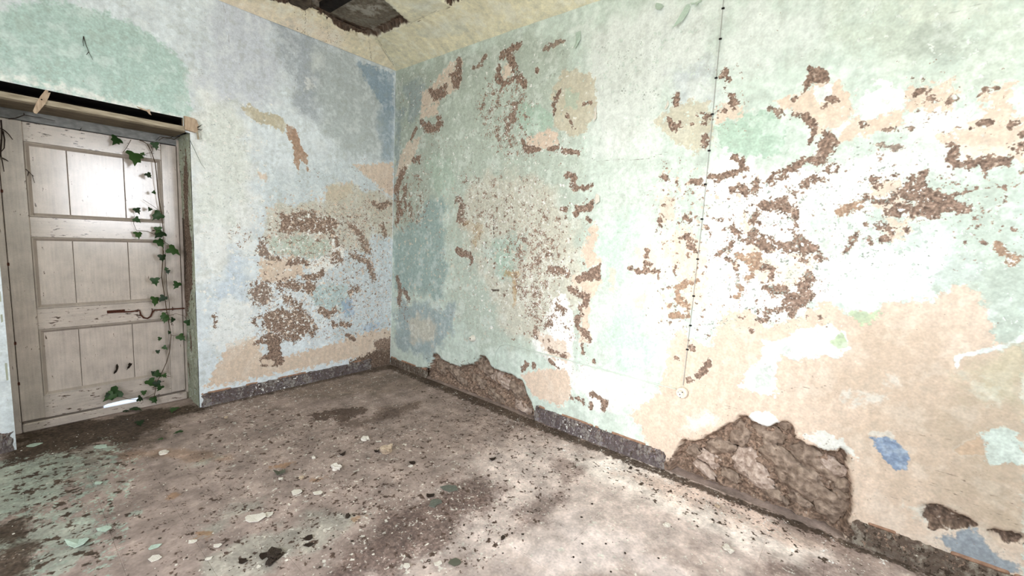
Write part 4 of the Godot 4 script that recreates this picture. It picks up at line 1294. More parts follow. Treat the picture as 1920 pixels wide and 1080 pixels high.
func lathe(profile: Array, sides := 24) -> ArrayMesh:
	# profile of (radius, height) about +y
	var st := start()
	st.set_smooth_group(1)
	for i in profile.size() - 1:
		var a: Vector2 = profile[i]
		var b: Vector2 = profile[i + 1]
		for k in sides:
			var t0 := TAU * k / sides
			var t1 := TAU * (k + 1) / sides
			quad(st, Vector3(a.x * cos(t0), a.y, a.x * sin(t0)), Vector3(a.x * cos(t1), a.y, a.x * sin(t1)), Vector3(b.x * cos(t1), b.y, b.x * sin(t1)), Vector3(b.x * cos(t0), b.y, b.x * sin(t0)))
	return done(st)


func prism(poly: Array, axis_u: Vector3, axis_v: Vector3, thick: Vector3, ch := 0.0) -> ArrayMesh:
	# an outline (Vector2s) given depth
	var st := start()
	var pv := PackedVector2Array(poly)
	if Geometry2D.is_polygon_clockwise(pv):
		pv.reverse()
	var tri := Geometry2D.triangulate_polygon(pv)
	var out := func(q: Vector2, d: float) -> Vector3:
		return axis_u * q.x + axis_v * q.y + thick * d
	var face := axis_u.cross(axis_v).dot(thick) > 0.0
	for i in range(0, tri.size(), 3):
		var a: Vector2 = pv[tri[i]]
		var b: Vector2 = pv[tri[i + 1]]
		var c: Vector2 = pv[tri[i + 2]]
		if (b - a).cross(c - a) < 0:
			var q := b
			b = c
			c = q
		var f := [a, c, b] if face else [a, b, c]
		for q in f:
			st.add_vertex(out.call(q, 1.0))
		f.reverse()
		for q in f:
			st.add_vertex(out.call(q, 0.0))
	for i in pv.size():
		var a: Vector2 = pv[i]
		var b: Vector2 = pv[(i + 1) % pv.size()]
		if face:
			quad(st, out.call(a, 0.0), out.call(a, 1.0), out.call(b, 1.0), out.call(b, 0.0))
		else:
			quad(st, out.call(a, 0.0), out.call(b, 0.0), out.call(b, 1.0), out.call(a, 1.0))
	return done(st)


func blob(sz: Vector3, rough: float, sd: int, nu := 14, nv := 9, facet := false) -> ArrayMesh:
	# a lump of stone or plaster
	var st := start()
	st.set_smooth_group(-1 if facet else 1)
	var p := func(i: int, j: int) -> Vector3:
		var th := TAU * (i % nu) / nu
		var ph := PI * j / nv - PI / 2.0
		var d := Vector3(cos(ph) * cos(th), sin(ph), cos(ph) * sin(th))
		var q := Vector3(signf(d.x) * pow(absf(d.x), 0.75), signf(d.y) * pow(absf(d.y), 0.8), signf(d.z) * pow(absf(d.z), 0.75))
		var k := 1.0 + rough * fnl.get_noise_3d(d.x * 0.9 + sd * 3.1, d.y * 0.9 + sd, d.z * 0.9) + rough * 0.5 * fnl.get_noise_3d(d.x * 2.7 + sd, d.y * 2.7, d.z * 2.7 - sd)
		return q * k * sz
	for j in nv:
		for i in nu:
			quad(st, p.call(i, j), p.call(i, j + 1), p.call(i + 1, j + 1), p.call(i + 1, j))
	return done(st)


func chip(r: float, thick: float, sd: int, curl := 0.0) -> ArrayMesh:
	# a flat broken flake with thickness and a slightly curled face
	var g := RandomNumberGenerator.new()
	g.seed = sd
	var n := g.randi_range(6, 9)
	var st := start()
	var top := []
	var bot := []
	for i in n:
		var a := TAU * i / n + g.randf_range(-0.25, 0.25)
		var q := Vector3(cos(a) * r * g.randf_range(0.65, 1.15), 0, sin(a) * r * g.randf_range(0.45, 0.95))
		var up := thick + curl * q.x * q.x / r
		top.append(q + Vector3(0, up, 0))
		bot.append(q * 1.03 + Vector3(0, up - thick, 0))
	var c := Vector3(0, thick * 1.25, 0)
	for i in n:
		var k := (i + 1) % n
		for v in [c, top[i], top[k]]:
			st.add_vertex(v)
		for v in [Vector3.ZERO, bot[k], bot[i]]:
			st.add_vertex(v)
		quad(st, top[i], bot[i], bot[k], top[k])
	return done(st)


func fbm(x: float, y: float, s := 0.0) -> float:
	return fnl.get_noise_2d(x + s * 17.3, y - s * 9.1)


# ---------------------------------------------------------------- the room
func hole_depth(poly: PackedFloat32Array, box4: PackedFloat32Array, u: float, v: float, deep: float, soft: float) -> float:
	if u < box4[0] - 4.0 or u > box4[1] + 4.0 or v < box4[2] - 4.0 or v > box4[3] + 4.0:
		return 0.0
	var s := poly_sd(poly, u, v) + 1.2 * fbm(u * 0.16, v * 0.16, 2.0)
	var t := clampf(-s / soft + 0.3, 0.0, 1.0)
	if t <= 0.0:
		return 0.0
	var lump := fbm(u * 0.07, v * 0.09, 1.0) * 2.6 + fbm(u * 0.25, v * 0.3, 3.0) * 1.6 + (0.25 - absf(fbm(u * 0.09 + v * 0.05, v * 0.11, 5.0))) * 6.0
	return -t * t * (3.0 - 2.0 * t) * (deep + lump)


func bounds(p: PackedFloat32Array) -> PackedFloat32Array:
	var b := PackedFloat32Array([1e9, -1e9, 1e9, -1e9])
	for i in range(0, p.size(), 2):
		b[0] = minf(b[0], p[i])
		b[1] = maxf(b[1], p[i])
		b[2] = minf(b[2], p[i + 1])
		b[3] = maxf(b[3], p[i + 1])
	return b


func structure(called: String, mesh: Mesh, m: Material, label: String) -> MeshInstance3D:
	var o := obj(called, mesh, m)
	tag(o, label, "", "", "structure")
	return o


func build_room() -> void:
	# --- wall_right: plane x = 0
	var losses := [[HOLE_A, bounds(HOLE_A), 4.5, 2.2], [HOLE_B, bounds(HOLE_B), 7.5, 2.6], [HOLE_C, bounds(HOLE_C), 3.2, 1.8], [HOLE_D, bounds(HOLE_D), 3.0, 1.8]]
	var right_depth := func(u: float, v: float) -> float:
		var d := 0.45 * fbm(u * 0.011, v * 0.011, 4.0) + 0.12 * fbm(u * 0.06, v * 0.06, 6.0)
		for l in losses:
			d += hole_depth(l[0], l[1], u, v, l[2], l[3])
		return d
	var wr := structure("wall_right", relief(Vector3(0, 0, 0), Vector3(0, 0, 1), Vector3.UP, Vector3(-1, 0, 0), 560, 320, 1.25, right_depth), M.plaster_right, "long peeling wall of mint, white and salmon coats right of the corner")
	obj("wall_core", box(Vector3(0.13, -0.1, -0.42), Vector3(0.42, 3.6, 5.9), 0.0), M.limewash, wr)
	build_rubble(wr)
	# --- wall_left: plane z = 0, with the door opening
	var left_depth := func(u: float, v: float) -> float:
		return 0.4 * fbm(u * 0.012, v * 0.012, 8.0) + 0.12 * fbm(u * 0.06, v * 0.06, 9.0)
	var open := func(u: float, v: float) -> bool:
		return (u > 330.0 - 278.5 and u < 330.0 - 181.0 and v < 216.5) or (v > 216.0 and v < 226.0 + 0.5 * sin(u * 0.3) and u < 330.0 - 184.5)
	var wl := structure("wall_left", relief(Vector3(-3.3, 0, 0), Vector3(1, 0, 0), Vector3.UP, Vector3(0, 0, 1), 330, 320, 1.0, left_depth, open), M.plaster_left, "pale blue and white peeling wall with the door in it")
	obj("wall_core", box(Vector3(-1.797, -0.1, -0.42), Vector3(0.3, 3.6, -0.012), 0.0), M.dark_core, wl)
	obj("wall_core", box(Vector3(-3.3, -0.1, -0.42), Vector3(-2.785, 2.2, -0.012), 0.0), M.dark_core, wl)
	obj("wall_core", box(Vector3(-3.3, 2.262, -0.42), Vector3(-1.81, 3.6, -0.012), 0.0), M.dark_core, wl)
	obj("wall_core", box(Vector3(-3.3, 2.2, -0.42), Vector3(-1.81, 2.27, -0.28), 0.0), M.dark_core, wl)  # near-black colour stands in for the shade inside the lintel slot
	var far_left := func(u: float, v: float) -> float:
		return 0.3 * fbm(u * 0.02, v * 0.02, 12.0)
	obj("wall_panel", relief(Vector3(-5.0, 0, 0), Vector3(1, 0, 0), Vector3.UP, Vector3(0, 0, 1), 170, 320, 5.0, far_left), M.limewash, wl)
	obj("wall_core", box(Vector3(-5.3, -0.1, -0.42), Vector3(-3.3, 3.6, -0.02), 0.0), M.limewash, wl)
	# the deep reveal right of the door, flaking green-grey paint
	var rev_depth := func(u: float, v: float) -> float:
		var t := clampf((fbm(u * 0.09, v * 0.02, 15.0) - 0.02 + 0.5 * exp(-pow((v - 120.0) / 45.0, 2.0)) * (1.0 if u > 6.0 else 0.5)) * 4.0, 0.0, 1.0)
		return 0.2 - t * 0.5 + 0.15 * fbm(u * 0.3, v * 0.1, 16.0)
	obj("door_reveal", relief(Vector3(-1.812, 0, 0), Vector3(0, 0, -1), Vector3.UP, Vector3(-1, 0, 0), 36, 216.5, 0.9, rev_depth), M.reveal_paint, wl)
	obj("door_reveal", box(Vector3(-2.80, 0, -0.40), Vector3(-2.784, 2.165, -0.002), 0.004), M.reveal_paint, wl)
	# --- unseen walls with the window openings that light the room
	var wb := root_of("wall_back")
	tag(wb, "limewashed wall behind the viewer with a window opening", "", "", "structure")
	for b in [[-4.5, -2.0, 0.0, 3.6], [-0.7, 0.3, 0.0, 3.6], [-2.0, -0.7, 0.0, 1.22], [-2.0, -0.7, 2.68, 3.6]]:
		obj("wall_block", box(Vector3(b[0], b[2] - 0.1, 5.6), Vector3(b[1], b[3], 5.95), 0.0), M.limewash, wb)
	var ww := root_of("wall_far")
	tag(ww, "limewashed wall beside the viewer with a tall window opening", "", "", "structure")
	for b in [[-0.42, 2.15, 0.0, 3.6], [3.65, 5.95, 0.0, 3.6], [2.15, 3.65, 0.0, 0.65], [2.15, 3.65, 2.85, 3.6]]:
		obj("wall_block", box(Vector3(-4.6, b[2] - 0.1, b[0]), Vector3(-4.2, b[3], b[1]), 0.0), M.limewash, ww)
	# --- cornice: sloping cove along both walls
	var cr_len := sqrt(0.40 * 0.40 + 0.115 * 0.115)
	var cr_v := Vector3(-0.40, 0.115, 0).normalized()
	var cr_n := Vector3(-0.115, -0.40, 0).normalized()
	var cove_d := func(u: float, v: float) -> float:
		return -1.4 * sin(clampf(v / 41.6, 0, 1) * PI) + 0.3 * fbm(u * 0.03, v * 0.05, 20.0)
	var cvr := structure("trim_1", relief(Vector3(0.004, COVE, 0), Vector3(0, 0, 1), cr_v, cr_n, 560, cr_len * 100.0, 1.6, cove_d, func(u: float, v: float) -> bool: return u < v * 0.22 / 0.416 * 1.0 - 1.0), M.cove_right, "cream sloping plaster cornice above the mint wall")
	var cl_v := Vector3(0, 0.115, 0.22).normalized()
	var cl_n := Vector3(0, -0.22, 0.115).normalized()
	var cl_len := sqrt(0.22 * 0.22 + 0.115 * 0.115)
	var bite := func(u: float) -> float:
		# where the ceiling loss has eaten into the cornice
		return 24.8 - clampf((u - 150.0) / 30.0, 0, 1) * (1.0 - clampf((u - 283.0) / 12.0, 0, 1)) * (2.2 + 3.2 * (0.5 + fbm(u * 0.05, 3.0, 22.0)))
	var covel_d := func(u: float, v: float) -> float:
		var e: float = v - bite.call(u)
		return -0.7 * sin(clampf(v / 24.8, 0, 1) * PI) + 0.3 * fbm(u * 0.03, v * 0.05, 21.0) - clampf(e / 1.0, 0, 1) * 4.0
	structure("trim_2", relief(Vector3(-3.3, COVE, 0.004), Vector3(1, 0, 0), cl_v, cl_n, 330, cl_len * 100.0, 0.8, covel_d, func(u: float, v: float) -> bool: return 330.0 - u < v * 0.40 / 0.248 - 1.5), M.cove_left, "stained cream sloping cornice above the pale blue wall")
	# --- ceiling with the fallen patch
	var hp := HOLE_CEILING
	var hb := bounds(hp)
	var h2 := HOLE_CEILING_SMALL
	var hb2 := bounds(h2)
	var ceil_d := func(u: float, v: float) -> float:
		var d := 0.5 * fbm(u * 0.02, v * 0.02, 30.0)
		for q in [[hp, hb], [h2, hb2]]:
			var bb: PackedFloat32Array = q[1]
			if u > bb[0] - 3 and u < bb[1] + 3 and v > bb[2] - 3 and v < bb[3] + 3:
				var s := poly_sd(q[0], u, v) + 0.9 * fbm(u * 0.12, v * 0.12, 31.0)
				d -= clampf(-s / 1.2, 0.0, 1.0) * (5.5 + 0.5 * fbm(u * 0.2, v * 0.05, 33.0))
		return d
	structure("ceiling", relief(Vector3(-3.3, CEIL, 0), Vector3(1, 0, 0), Vector3(0, 0, 1), Vector3(0, -1, 0), 330, 560, 1.8, ceil_d), M.ceiling_plaster, "cream plaster ceiling with a fallen patch over the corner")
	var ceil_node: Node = get_node("ceiling")
	obj("ceiling_panel", box(Vector3(-5.3, CEIL, -0.1), Vector3(-3.3, CEIL + 0.1, 5.9), 0.0), M.limewash, ceil_node)
	obj("ceiling_slab", box(Vector3(-5.4, CEIL + 0.085, -0.42), Vector3(0.42, CEIL + 0.3, 5.95), 0.0), M.old_board, ceil_node)
	obj("joist", box(Vector3(-0.97, CEIL + 0.012, 0.30), Vector3(-0.87, CEIL + 0.08, 1.2), 0.006), M.dark_core, ceil_node)
	obj("plaster_block", box(Vector3(-1.16, CEIL + 0.0, 0.16), Vector3(-1.02, CEIL + 0.06, 0.30), 0.012), M.old_board, ceil_node)
	# --- floor: a bed and the square cement tiles laid on it
	var fl := root_of("floor")
	tag(fl, "worn square cement tile floor under dust, grime and mint flakes", "", "", "structure")
	var st := SurfaceTool.new()
	st.begin(Mesh.PRIMITIVE_TRIANGLES)
	st.set_normal(Vector3.UP)
	st.set_tangent(Plane(1, 0, 0, 1))
	for q in [[-5.0, -0.42], [0.15, -0.42], [0.15, 5.6], [-5.0, -0.42], [0.15, 5.6], [-5.0, 5.6]]:
		st.set_uv(Vector2((q[0] + 3.3) / 3.3, (q[1] + 0.5) / 6.1))
		st.add_vertex(Vector3(q[0], -0.0012, q[1]))
	obj("tile_bed", st.commit(), M.tile_floor, fl)
	obj("floor_slab", box(Vector3(-5.4, -0.3, -0.42), Vector3(0.42, -0.02, 5.95), 0.0), M.dark_core, fl)
	rng.seed = 99
	for iz in 20:
		for ix in 13:
			var x1 := -0.02 - 0.25 * ix
			var z0 := 0.04 + 0.25 * (iz - 1)
			if x1 > -0.02 and z0 < -0.3:
				continue
			if x1 < -2.9 and z0 < 1.0:
				continue
			if z0 < 0.0:
				continue
			floor_tile(fl, x1 - 0.25, z0)
	tag(obj("ground", box(Vector3(-9, -0.4, -12), Vector3(6, -0.06, -0.43), 0.0), M.outdoor_ground), "bare pale ground outside the door", "", "", "structure")
	# --- baseboards
	skirting("baseboard_left", Vector3(-1.80, 0, 0), Vector3(1, 0, 0), Vector3(0, 0, 1), 155, 11.0, 0.0, M.baseboard_paint, "grimy grey-violet cement baseboard under the pale blue wall", 40.0, true)
	skirting("baseboard_door_side", Vector3(-3.3, 0, 0), Vector3(1, 0, 0), Vector3(0, 0, 1), 51.5, 13.0, 0.0, M.baseboard_paint, "short stretch of grey baseboard left of the door", 44.0, false)
	skirting("baseboard_right", Vector3(0, 0, 2.05), Vector3(0, 0, 1), Vector3(-1, 0, 0), 110, 12.5, 0.0, M.baseboard_paint, "dark flaking baseboard with white paint remains between the two plaster losses", 48.0, true)
	skirting("baseboard_near", Vector3(0, 0, 4.13), Vector3(0, 0, 1), Vector3(-1, 0, 0), 147, 13.0, 0.0, M.baseboard_brown, "dark brown worn baseboard right of the rubble hole", 52.0, true)
	skirting("baseboard_corner", Vector3(0, 0, 0.0), Vector3(0, 0, 1), Vector3(-1, 0, 0), 64, 8.5, 0.0, M.baseboard_brown, "low crumbling dark baseboard in the corner", 56.0, true)


func floor_tile(fl: Node, x0: float, z0: float) -> void:
	var g := 0.0009
	var dy := rng.randf_range(-0.0004, 0.0006)
	var st := SurfaceTool.new()
	st.begin(Mesh.PRIMITIVE_TRIANGLES)
	st.set_smooth_group(-1)
	var put := func(p: Vector3) -> void:
		st.set_uv(Vector2((p.x + 3.3) / 3.3, (p.z + 0.5) / 6.1))
		st.add_vertex(p)
	var rings := []
	for r in [[g, -0.015], [g, dy - 0.0012], [g + 0.0012, dy]]:
		rings.append([Vector3(x0 + r[0], r[1], z0 + r[0]), Vector3(x0 + 0.25 - r[0], r[1], z0 + r[0]), Vector3(x0 + 0.25 - r[0], r[1], z0 + 0.25 - r[0]), Vector3(x0 + r[0], r[1], z0 + 0.25 - r[0])])
	var t: Array = rings[2]
	for q in [t[0], t[1], t[2], t[0], t[2], t[3]]:
		put.call(q)
	for k in 2:
		for i in 4:
			var a: Vector3 = rings[k][i]
			var b: Vector3 = rings[k][(i + 1) % 4]
			var c: Vector3 = rings[k + 1][(i + 1) % 4]
			var d: Vector3 = rings[k + 1][i]
			for q in [a, b, c, a, c, d]:
				put.call(q)
	obj("floor_tile", done(st), M.tile_floor, fl)


func skirting(called: String, origin: Vector3, U: Vector3, N: Vector3, wcm: float, hcm: float, v0: float, m: Material, label: String, sd: float, ledge: bool) -> void:
	var f := func(u: float, v: float) -> float:
		var top := hcm + 1.1 * fbm(u * 0.06, 0.0, sd) + 0.5 * fbm(u * 0.3, 1.0, sd)
		var endcut := minf(u, wcm - u) + 3.0 * fbm(v * 0.12, u * 0.05, sd + 1.0)
		var d := clampf((top - v) / 0.7, 0.0, 1.0) * clampf(endcut / 1.0 + 0.2, 0.0, 1.0)
		var lump := 0.25 * fbm(u * 0.12, v * 0.2, sd + 2.0) - 0.35 * clampf((fbm(u * 0.05, v * 0.1, sd + 3.0) - 0.12) * 6.0, 0.0, 1.0)
		return -1.6 + d * (2.9 + lump) + clampf((1.5 - v) / 1.5, 0, 1) * 0.3
	var o := structure(called, relief(origin, U, Vector3.UP, N, wcm, hcm + 2.5, 0.7, f), m, label)
	if ledge:
		# the rounded mortar fillet left on its top edge
		var g := func(u: float, v: float) -> float:
			var on := clampf((fbm(u * 0.035, 4.0, sd + 5.0) + 0.1) * 8.0, 0.0, 1.0)
			return -1.5 + on * sin(clampf(v / 3.4, 0, 1) * PI) * (2.4 + 0.5 * fbm(u * 0.2, v, sd + 6.0))
		obj("mortar_fillet", relief(origin + Vector3(0, (hcm - 1.8) * 0.01, 0), U, Vector3.UP, N, wcm, 3.4, 0.55, g), M.ledge_plaster, o)


func build_rubble(wr: Node) -> void:
	# stones bedded in the two losses of wall_right: centre z, y and half sizes in cm, depth, turn, shade
	var n := 0
	for s in [[377.8, 29.5, 9.8, 5.0, 4.2, 5.5, 0.42, 0], [393.6, 34.5, 11.0, 5.7, 4.2, 5.5, 0.38, 0], [401.9, 34.2, 5.4, 3.9, 4.2, 5.0, 0.3, 1], [362.9, 19.5, 8.2, 6.8, 4.2, 5.5, 0.5, 1], [368.6, 13.5, 7.0, 3.7, 4.2, 5.0, 0.45, 1], [389.5, 20.2, 9.2, 7.5, 4.2, 5.0, 0.2, 0], [403.4, 12.9, 8.2, 6.7, 4.2, 4.8, 0.25, 0], [406.2, 26.5, 3.3, 3.9, 4.2, 5.2, 0.2, 0], [407.2, 20.0, 3.6, 2.8, 4.2, 5.0, 0.5, 0], [339.1, 14.9, 6.4, 4.0, 4.2, 5.0, 0.3, 1], [330.4, 16.6, 3.6, 3.4, 4.2, 4.8, 0.3, 0], [338.6, 6.8, 5.8, 2.3, 4.2, 4.2, 0.5, 1], [345.4, 24.8, 7.8, 3.9, 4.2, 5.2, -0.3, 0], [356.1, 37.4, 4.8, 7.5, 4.2, 6.5, 0.1, 0], [371.2, 41.1, 7.3, 4.8, 4.2, 6.5, 0.2, 0], [377.5, 7.3, 6.2, 3.0, 4.2, 4.5, 0.42, 0], [353.1, 8.6, 4.9, 2.6, 4.2, 4.6, 0.45, 0], [390.2, 9.9, 4.9, 2.9, 4.2, 4.8, 0.3, 0], [378.0, 51.5, 3.3, 2.9, 4.2, 5.5, 0.3, 0], [143.4, 29.6, 8.7, 6.7, 4.2, 3.5, 0.3, 0], [104.6, 13.8, 14.1, 5.1, 4.2, 3.2, 0.35, 0], [133.8, 15.9, 11.6, 4.4, 4.2, 3.4, 0.35, 0], [163.5, 22.1, 11.6, 5.6, 4.2, 3.4, 0.3, 1], [182.3, 17.5, 7.7, 6.3, 4.2, 3.2, 0.5, 0], [189.1, 5.0, 7.5, 3.6, 4.2, 3.0, 0.3, 1], [82.3, 15.0, 6.1, 6.3, 4.2, 3.2, 0.1, 0], [158.1, 5.7, 9.6, 3.8, 4.2, 3.2, 0.35, 0]]:
		var o := obj("stone", blob(Vector3(s[4], s[3] * 1.2, s[2] * 1.2) * 0.01, 0.55, 40 + n, 24, 14), M.pale_stone if s[7] > 0 else M.rubble_stone, wr, Vector3(s[5] * 0.01 + 0.035, s[1] * 0.01, s[0] * 0.01))
		o.rotation.x = s[6]
		n += 1


# ---------------------------------------------------------------- door, lintel and what is nailed there
func build_door() -> void:
	var d := root_of("door_1", Vector3(-2.745, 0, -0.29))
	tag(d, "cream painted three-panel plank door with worn nicks and a rusty bolt", "", "", "structure")
	var o := Vector3(-2.745, 0, -0.29)
	var zf := 0.0       # face of the stiles
	var L := func(x: float) -> float: return x + 2.745
	# frame
	obj("door_frame", box(Vector3(-0.042, 0, -0.09), Vector3(-0.003, 2.14, 0.012), 0.004), M.door_paint, d)
	obj("door_stop", box(Vector3(-0.03, 0, -0.09), Vector3(0.03, 2.12, -0.05), 0.002), M.dark_core, d)
	obj("door_stop", box(Vector3(0.89, 0, -0.09), Vector3(0.94, 2.12, -0.05), 0.002), M.dark_core, d)
	obj("door_stop", box(Vector3(0.0, 2.06, -0.09), Vector3(0.93, 2.12, -0.05), 0.002), M.dark_core, d)
	obj("door_frame", box(Vector3(0.915, 0, -0.09), Vector3(0.94, 2.14, -0.01), 0.004), M.door_paint, d)
	obj("door_head", box(Vector3(-0.042, 2.094, -0.09), Vector3(0.94, 2.17, -0.012), 0.004), M.head_paint, d)
	obj("door_sill", box(Vector3(0.0, 0.0, -0.07), Vector3(0.92, 0.062, 0.012), 0.006), M.door_rail_paint, d)
	# leaf
	obj("stile", box(Vector3(0.0, 0.078, -0.042), Vector3(0.108, 2.09, zf), 0.003), M.door_paint, d)
	obj("stile", box(Vector3(0.815, 0.078, -0.042), Vector3(0.911, 2.086, zf), 0.003), M.door_paint, d)
	for r in [[1.962, 2.088], [1.34, 1.476], [0.706, 0.852]]:
		obj("rail", box(Vector3(0.108, r[0], -0.042), Vector3(0.815, r[1], zf - 0.001), 0.003), M.door_rail_paint, d)
	# the bottom rail, rotted along its lower edge so that daylight comes in under it
	var br := [Vector2(0.108, 0.076), Vector2(0.40, 0.076), Vector2(0.43, 0.087), Vector2(0.52, 0.092), Vector2(0.60, 0.09), Vector2(0.63, 0.079), Vector2(0.815, 0.077), Vector2(0.815, 0.232), Vector2(0.108, 0.232)]
	obj("rail", prism(br, Vector3.RIGHT, Vector3.UP, Vector3(0, 0, 0.041)), M.door_rail_paint, d, Vector3(0, 0, -0.042))
	obj("weather_strip", box(Vector3(0.0, 0.05, -0.075), Vector3(0.41, 0.10, -0.046), 0.002), M.bare_wood, d)
	obj("weather_strip", box(Vector3(0.635, 0.05, -0.075), Vector3(0.915, 0.10, -0.046), 0.002), M.bare_wood, d)
	# panels: three boards each, framed by a sloping moulding
	for p in [[1.476, 1.962], [0.852, 1.34], [0.232, 0.706]]:
		var y0: float = p[0]
		var y1: float = p[1]
		var xs := [0.108, 0.302, 0.595, 0.815]
		for i in 3:
			obj("board", box(Vector3(xs[i] + 0.0012, y0 - 0.01, -0.034), Vector3(xs[i + 1] - 0.0012, y1 + 0.01, -0.018 - 0.001 * (i % 2)), 0.0025), M.door_paint, d)
		obj("board_backing", box(Vector3(0.10, y0 - 0.01, -0.040), Vector3(0.82, y1 + 0.01, -0.034), 0.0), M.dark_core, d)
		var w := 0.024
		var prof := [Vector2(0, 0), Vector2(0.003, 0.004), Vector2(0.008, 0.002), Vector2(w - 0.004, -0.013), Vector2(w, -0.0175)]
		var st := start()
		var ring := func(q: Vector2) -> Array:
			return [Vector3(0.108 + q.x, y0 + q.x, q.y), Vector3(0.815 - q.x, y0 + q.x, q.y), Vector3(0.815 - q.x, y1 - q.x, q.y), Vector3(0.108 + q.x, y1 - q.x, q.y)]
		for i in prof.size() - 1:
			var a: Array = ring.call(prof[i])
			var b: Array = ring.call(prof[i + 1])
			for k in 4:
				quad(st, a[k], b[k], b[(k + 1) % 4], a[(k + 1) % 4])
		obj("panel_moulding", done(st), M.door_moulding_paint, d)
	# rusty slide bolt with a drooping handle
	var b := obj("slide_bolt", tube([Vector3(-2.276, 0.796, -0.278), Vector3(-2.22, 0.79, -0.278), Vector3(-2.159, 0.786, -0.278), Vector3(-2.106, 0.791, -0.278), Vector3(-2.101, 0.756, -0.278), Vector3(-2.083, 0.729, -0.278), Vector3(-2.061, 0.722, -0.278), Vector3(-2.041, 0.737, -0.278), Vector3(-2.03, 0.766, -0.278), Vector3(-2.016, 0.784, -0.278), Vector3(-1.932, 0.782, -0.278), Vector3(-1.823, 0.78, -0.278)], 0.0055, 0.0055, 8), M.rust, d, -o)
	b.set_meta("label", "rusty sliding bolt with a bent loop handle")
	obj("bolt_plate", box(Vector3(L.call(-2.29), 0.784, 0.0), Vector3(L.call(-2.19), 0.806, 0.004), 0.001), M.rust, d)
	for x in [-2.03, -1.90]:
		obj("bolt_staple", tube([Vector3(L.call(x), 0.770, -0.002), Vector3(L.call(x), 0.772, 0.014), Vector3(L.call(x), 0.792, 0.014), Vector3(L.call(x), 0.796, -0.002)], 0.003, 0.003, 6), M.rust, d)
	for y in [0.62, 1.15, 1.62, 0.34]:
		obj("hinge_stub", box(Vector3(-0.012, y, 0.0), Vector3(0.006, y + 0.02, 0.010), 0.002), M.rust, d)
	# lintel board over the door
	var lt := root_of("lintel_board", Vector3(-2.3, 2.165, 0))
	tag(lt, "weathered wooden lintel board above the door under a dark open slot", "lintel")
	obj("board", box(Vector3(-1.0, 0.0, -0.30), Vector3(0.458, 0.034, 0.018), 0.004), M.bare_wood, lt)
	obj("soffit_strip", box(Vector3(-1.0, -0.010, -0.29), Vector3(0.46, 0.002, 0.010), 0.003), M.soffit_wood, lt)  # underside of the board, its shade painted as a darker wood
	# block at the end of the lintel, with the peg under it
	var bk := root_of("wooden_block", Vector3(-1.80, 2.225, 0.0))
	tag(bk, "pinkish broken wooden block closing the right end of the lintel slot", "block")
	obj("body", prism([Vector2(-0.046, -0.05), Vector2(0.02, -0.058), Vector2(0.034, -0.045), Vector2(0.038, 0.0), Vector2(0.026, 0.034), Vector2(0.012, 0.042), Vector2(-0.046, 0.047)], Vector3.RIGHT, Vector3.UP, Vector3(0, 0, 0.08)), M.raw_wood, bk, Vector3(0, 0, -0.048))
	obj("peg", tube([Vector3(0.028, -0.045, 0.028), Vector3(0.031, -0.075, 0.03), Vector3(0.034, -0.105, 0.031)], 0.006, 0.0075, 8), M.bare_wood, bk)
	obj("splinter", tube([Vector3(0.03, -0.02, 0.03), Vector3(0.048, -0.004, 0.04), Vector3(0.055, 0.006, 0.04)], 0.005, 0.001, 5), M.dark_chip, bk)
	obj("splinter", tube([Vector3(0.03, -0.03, 0.03), Vector3(0.05, -0.035, 0.04), Vector3(0.058, -0.026, 0.04)], 0.004, 0.001, 5), M.dark_chip, bk)
	# loose sliver of wood across the slot
	var sv := obj("wood_sliver", prism([Vector2(-2.595, 2.104), Vector2(-2.599, 2.116), Vector2(-2.583, 2.167), Vector2(-2.563, 2.213), Vector2(-2.539, 2.257), Vector2(-2.528, 2.251), Vector2(-2.531, 2.241), Vector2(-2.520, 2.244), Vector2(-2.528, 2.216), Vector2(-2.548, 2.167), Vector2(-2.568, 2.130), Vector2(-2.585, 2.101)], Vector3.RIGHT, Vector3.UP, Vector3(0, 0, 0.012)), M.raw_wood, null, Vector3(0, 0, 0.02))
	tag(sv, "pale split sliver of wood leaning across the lintel slot", "splinter")
	obj("nail_hole", lathe([Vector2(0, 0.0005), Vector2(0.004, 0.0005), Vector2(0.004, 0)], 10), M.hole_dark, sv, Vector3(-2.56, 2.192, 0.012)).rotation.x = PI / 2
	var fl := obj("paint_curl", prism([Vector2(-2.113, 2.274), Vector2(-2.085, 2.267), Vector2(-2.062, 2.262), Vector2(-2.042, 2.271), Vector2(-2.040, 2.246), Vector2(-2.034, 2.233), Vector2(-2.046, 2.237), Vector2(-2.057, 2.253), Vector2(-2.091, 2.258)], Vector3.RIGHT, Vector3.UP, Vector3(0, 0, 0.006)), M.raw_wood, null, Vector3(0, 0, 0.006))
	tag(fl, "small curled splinter hanging at the top of the dark lintel slot", "splinter")


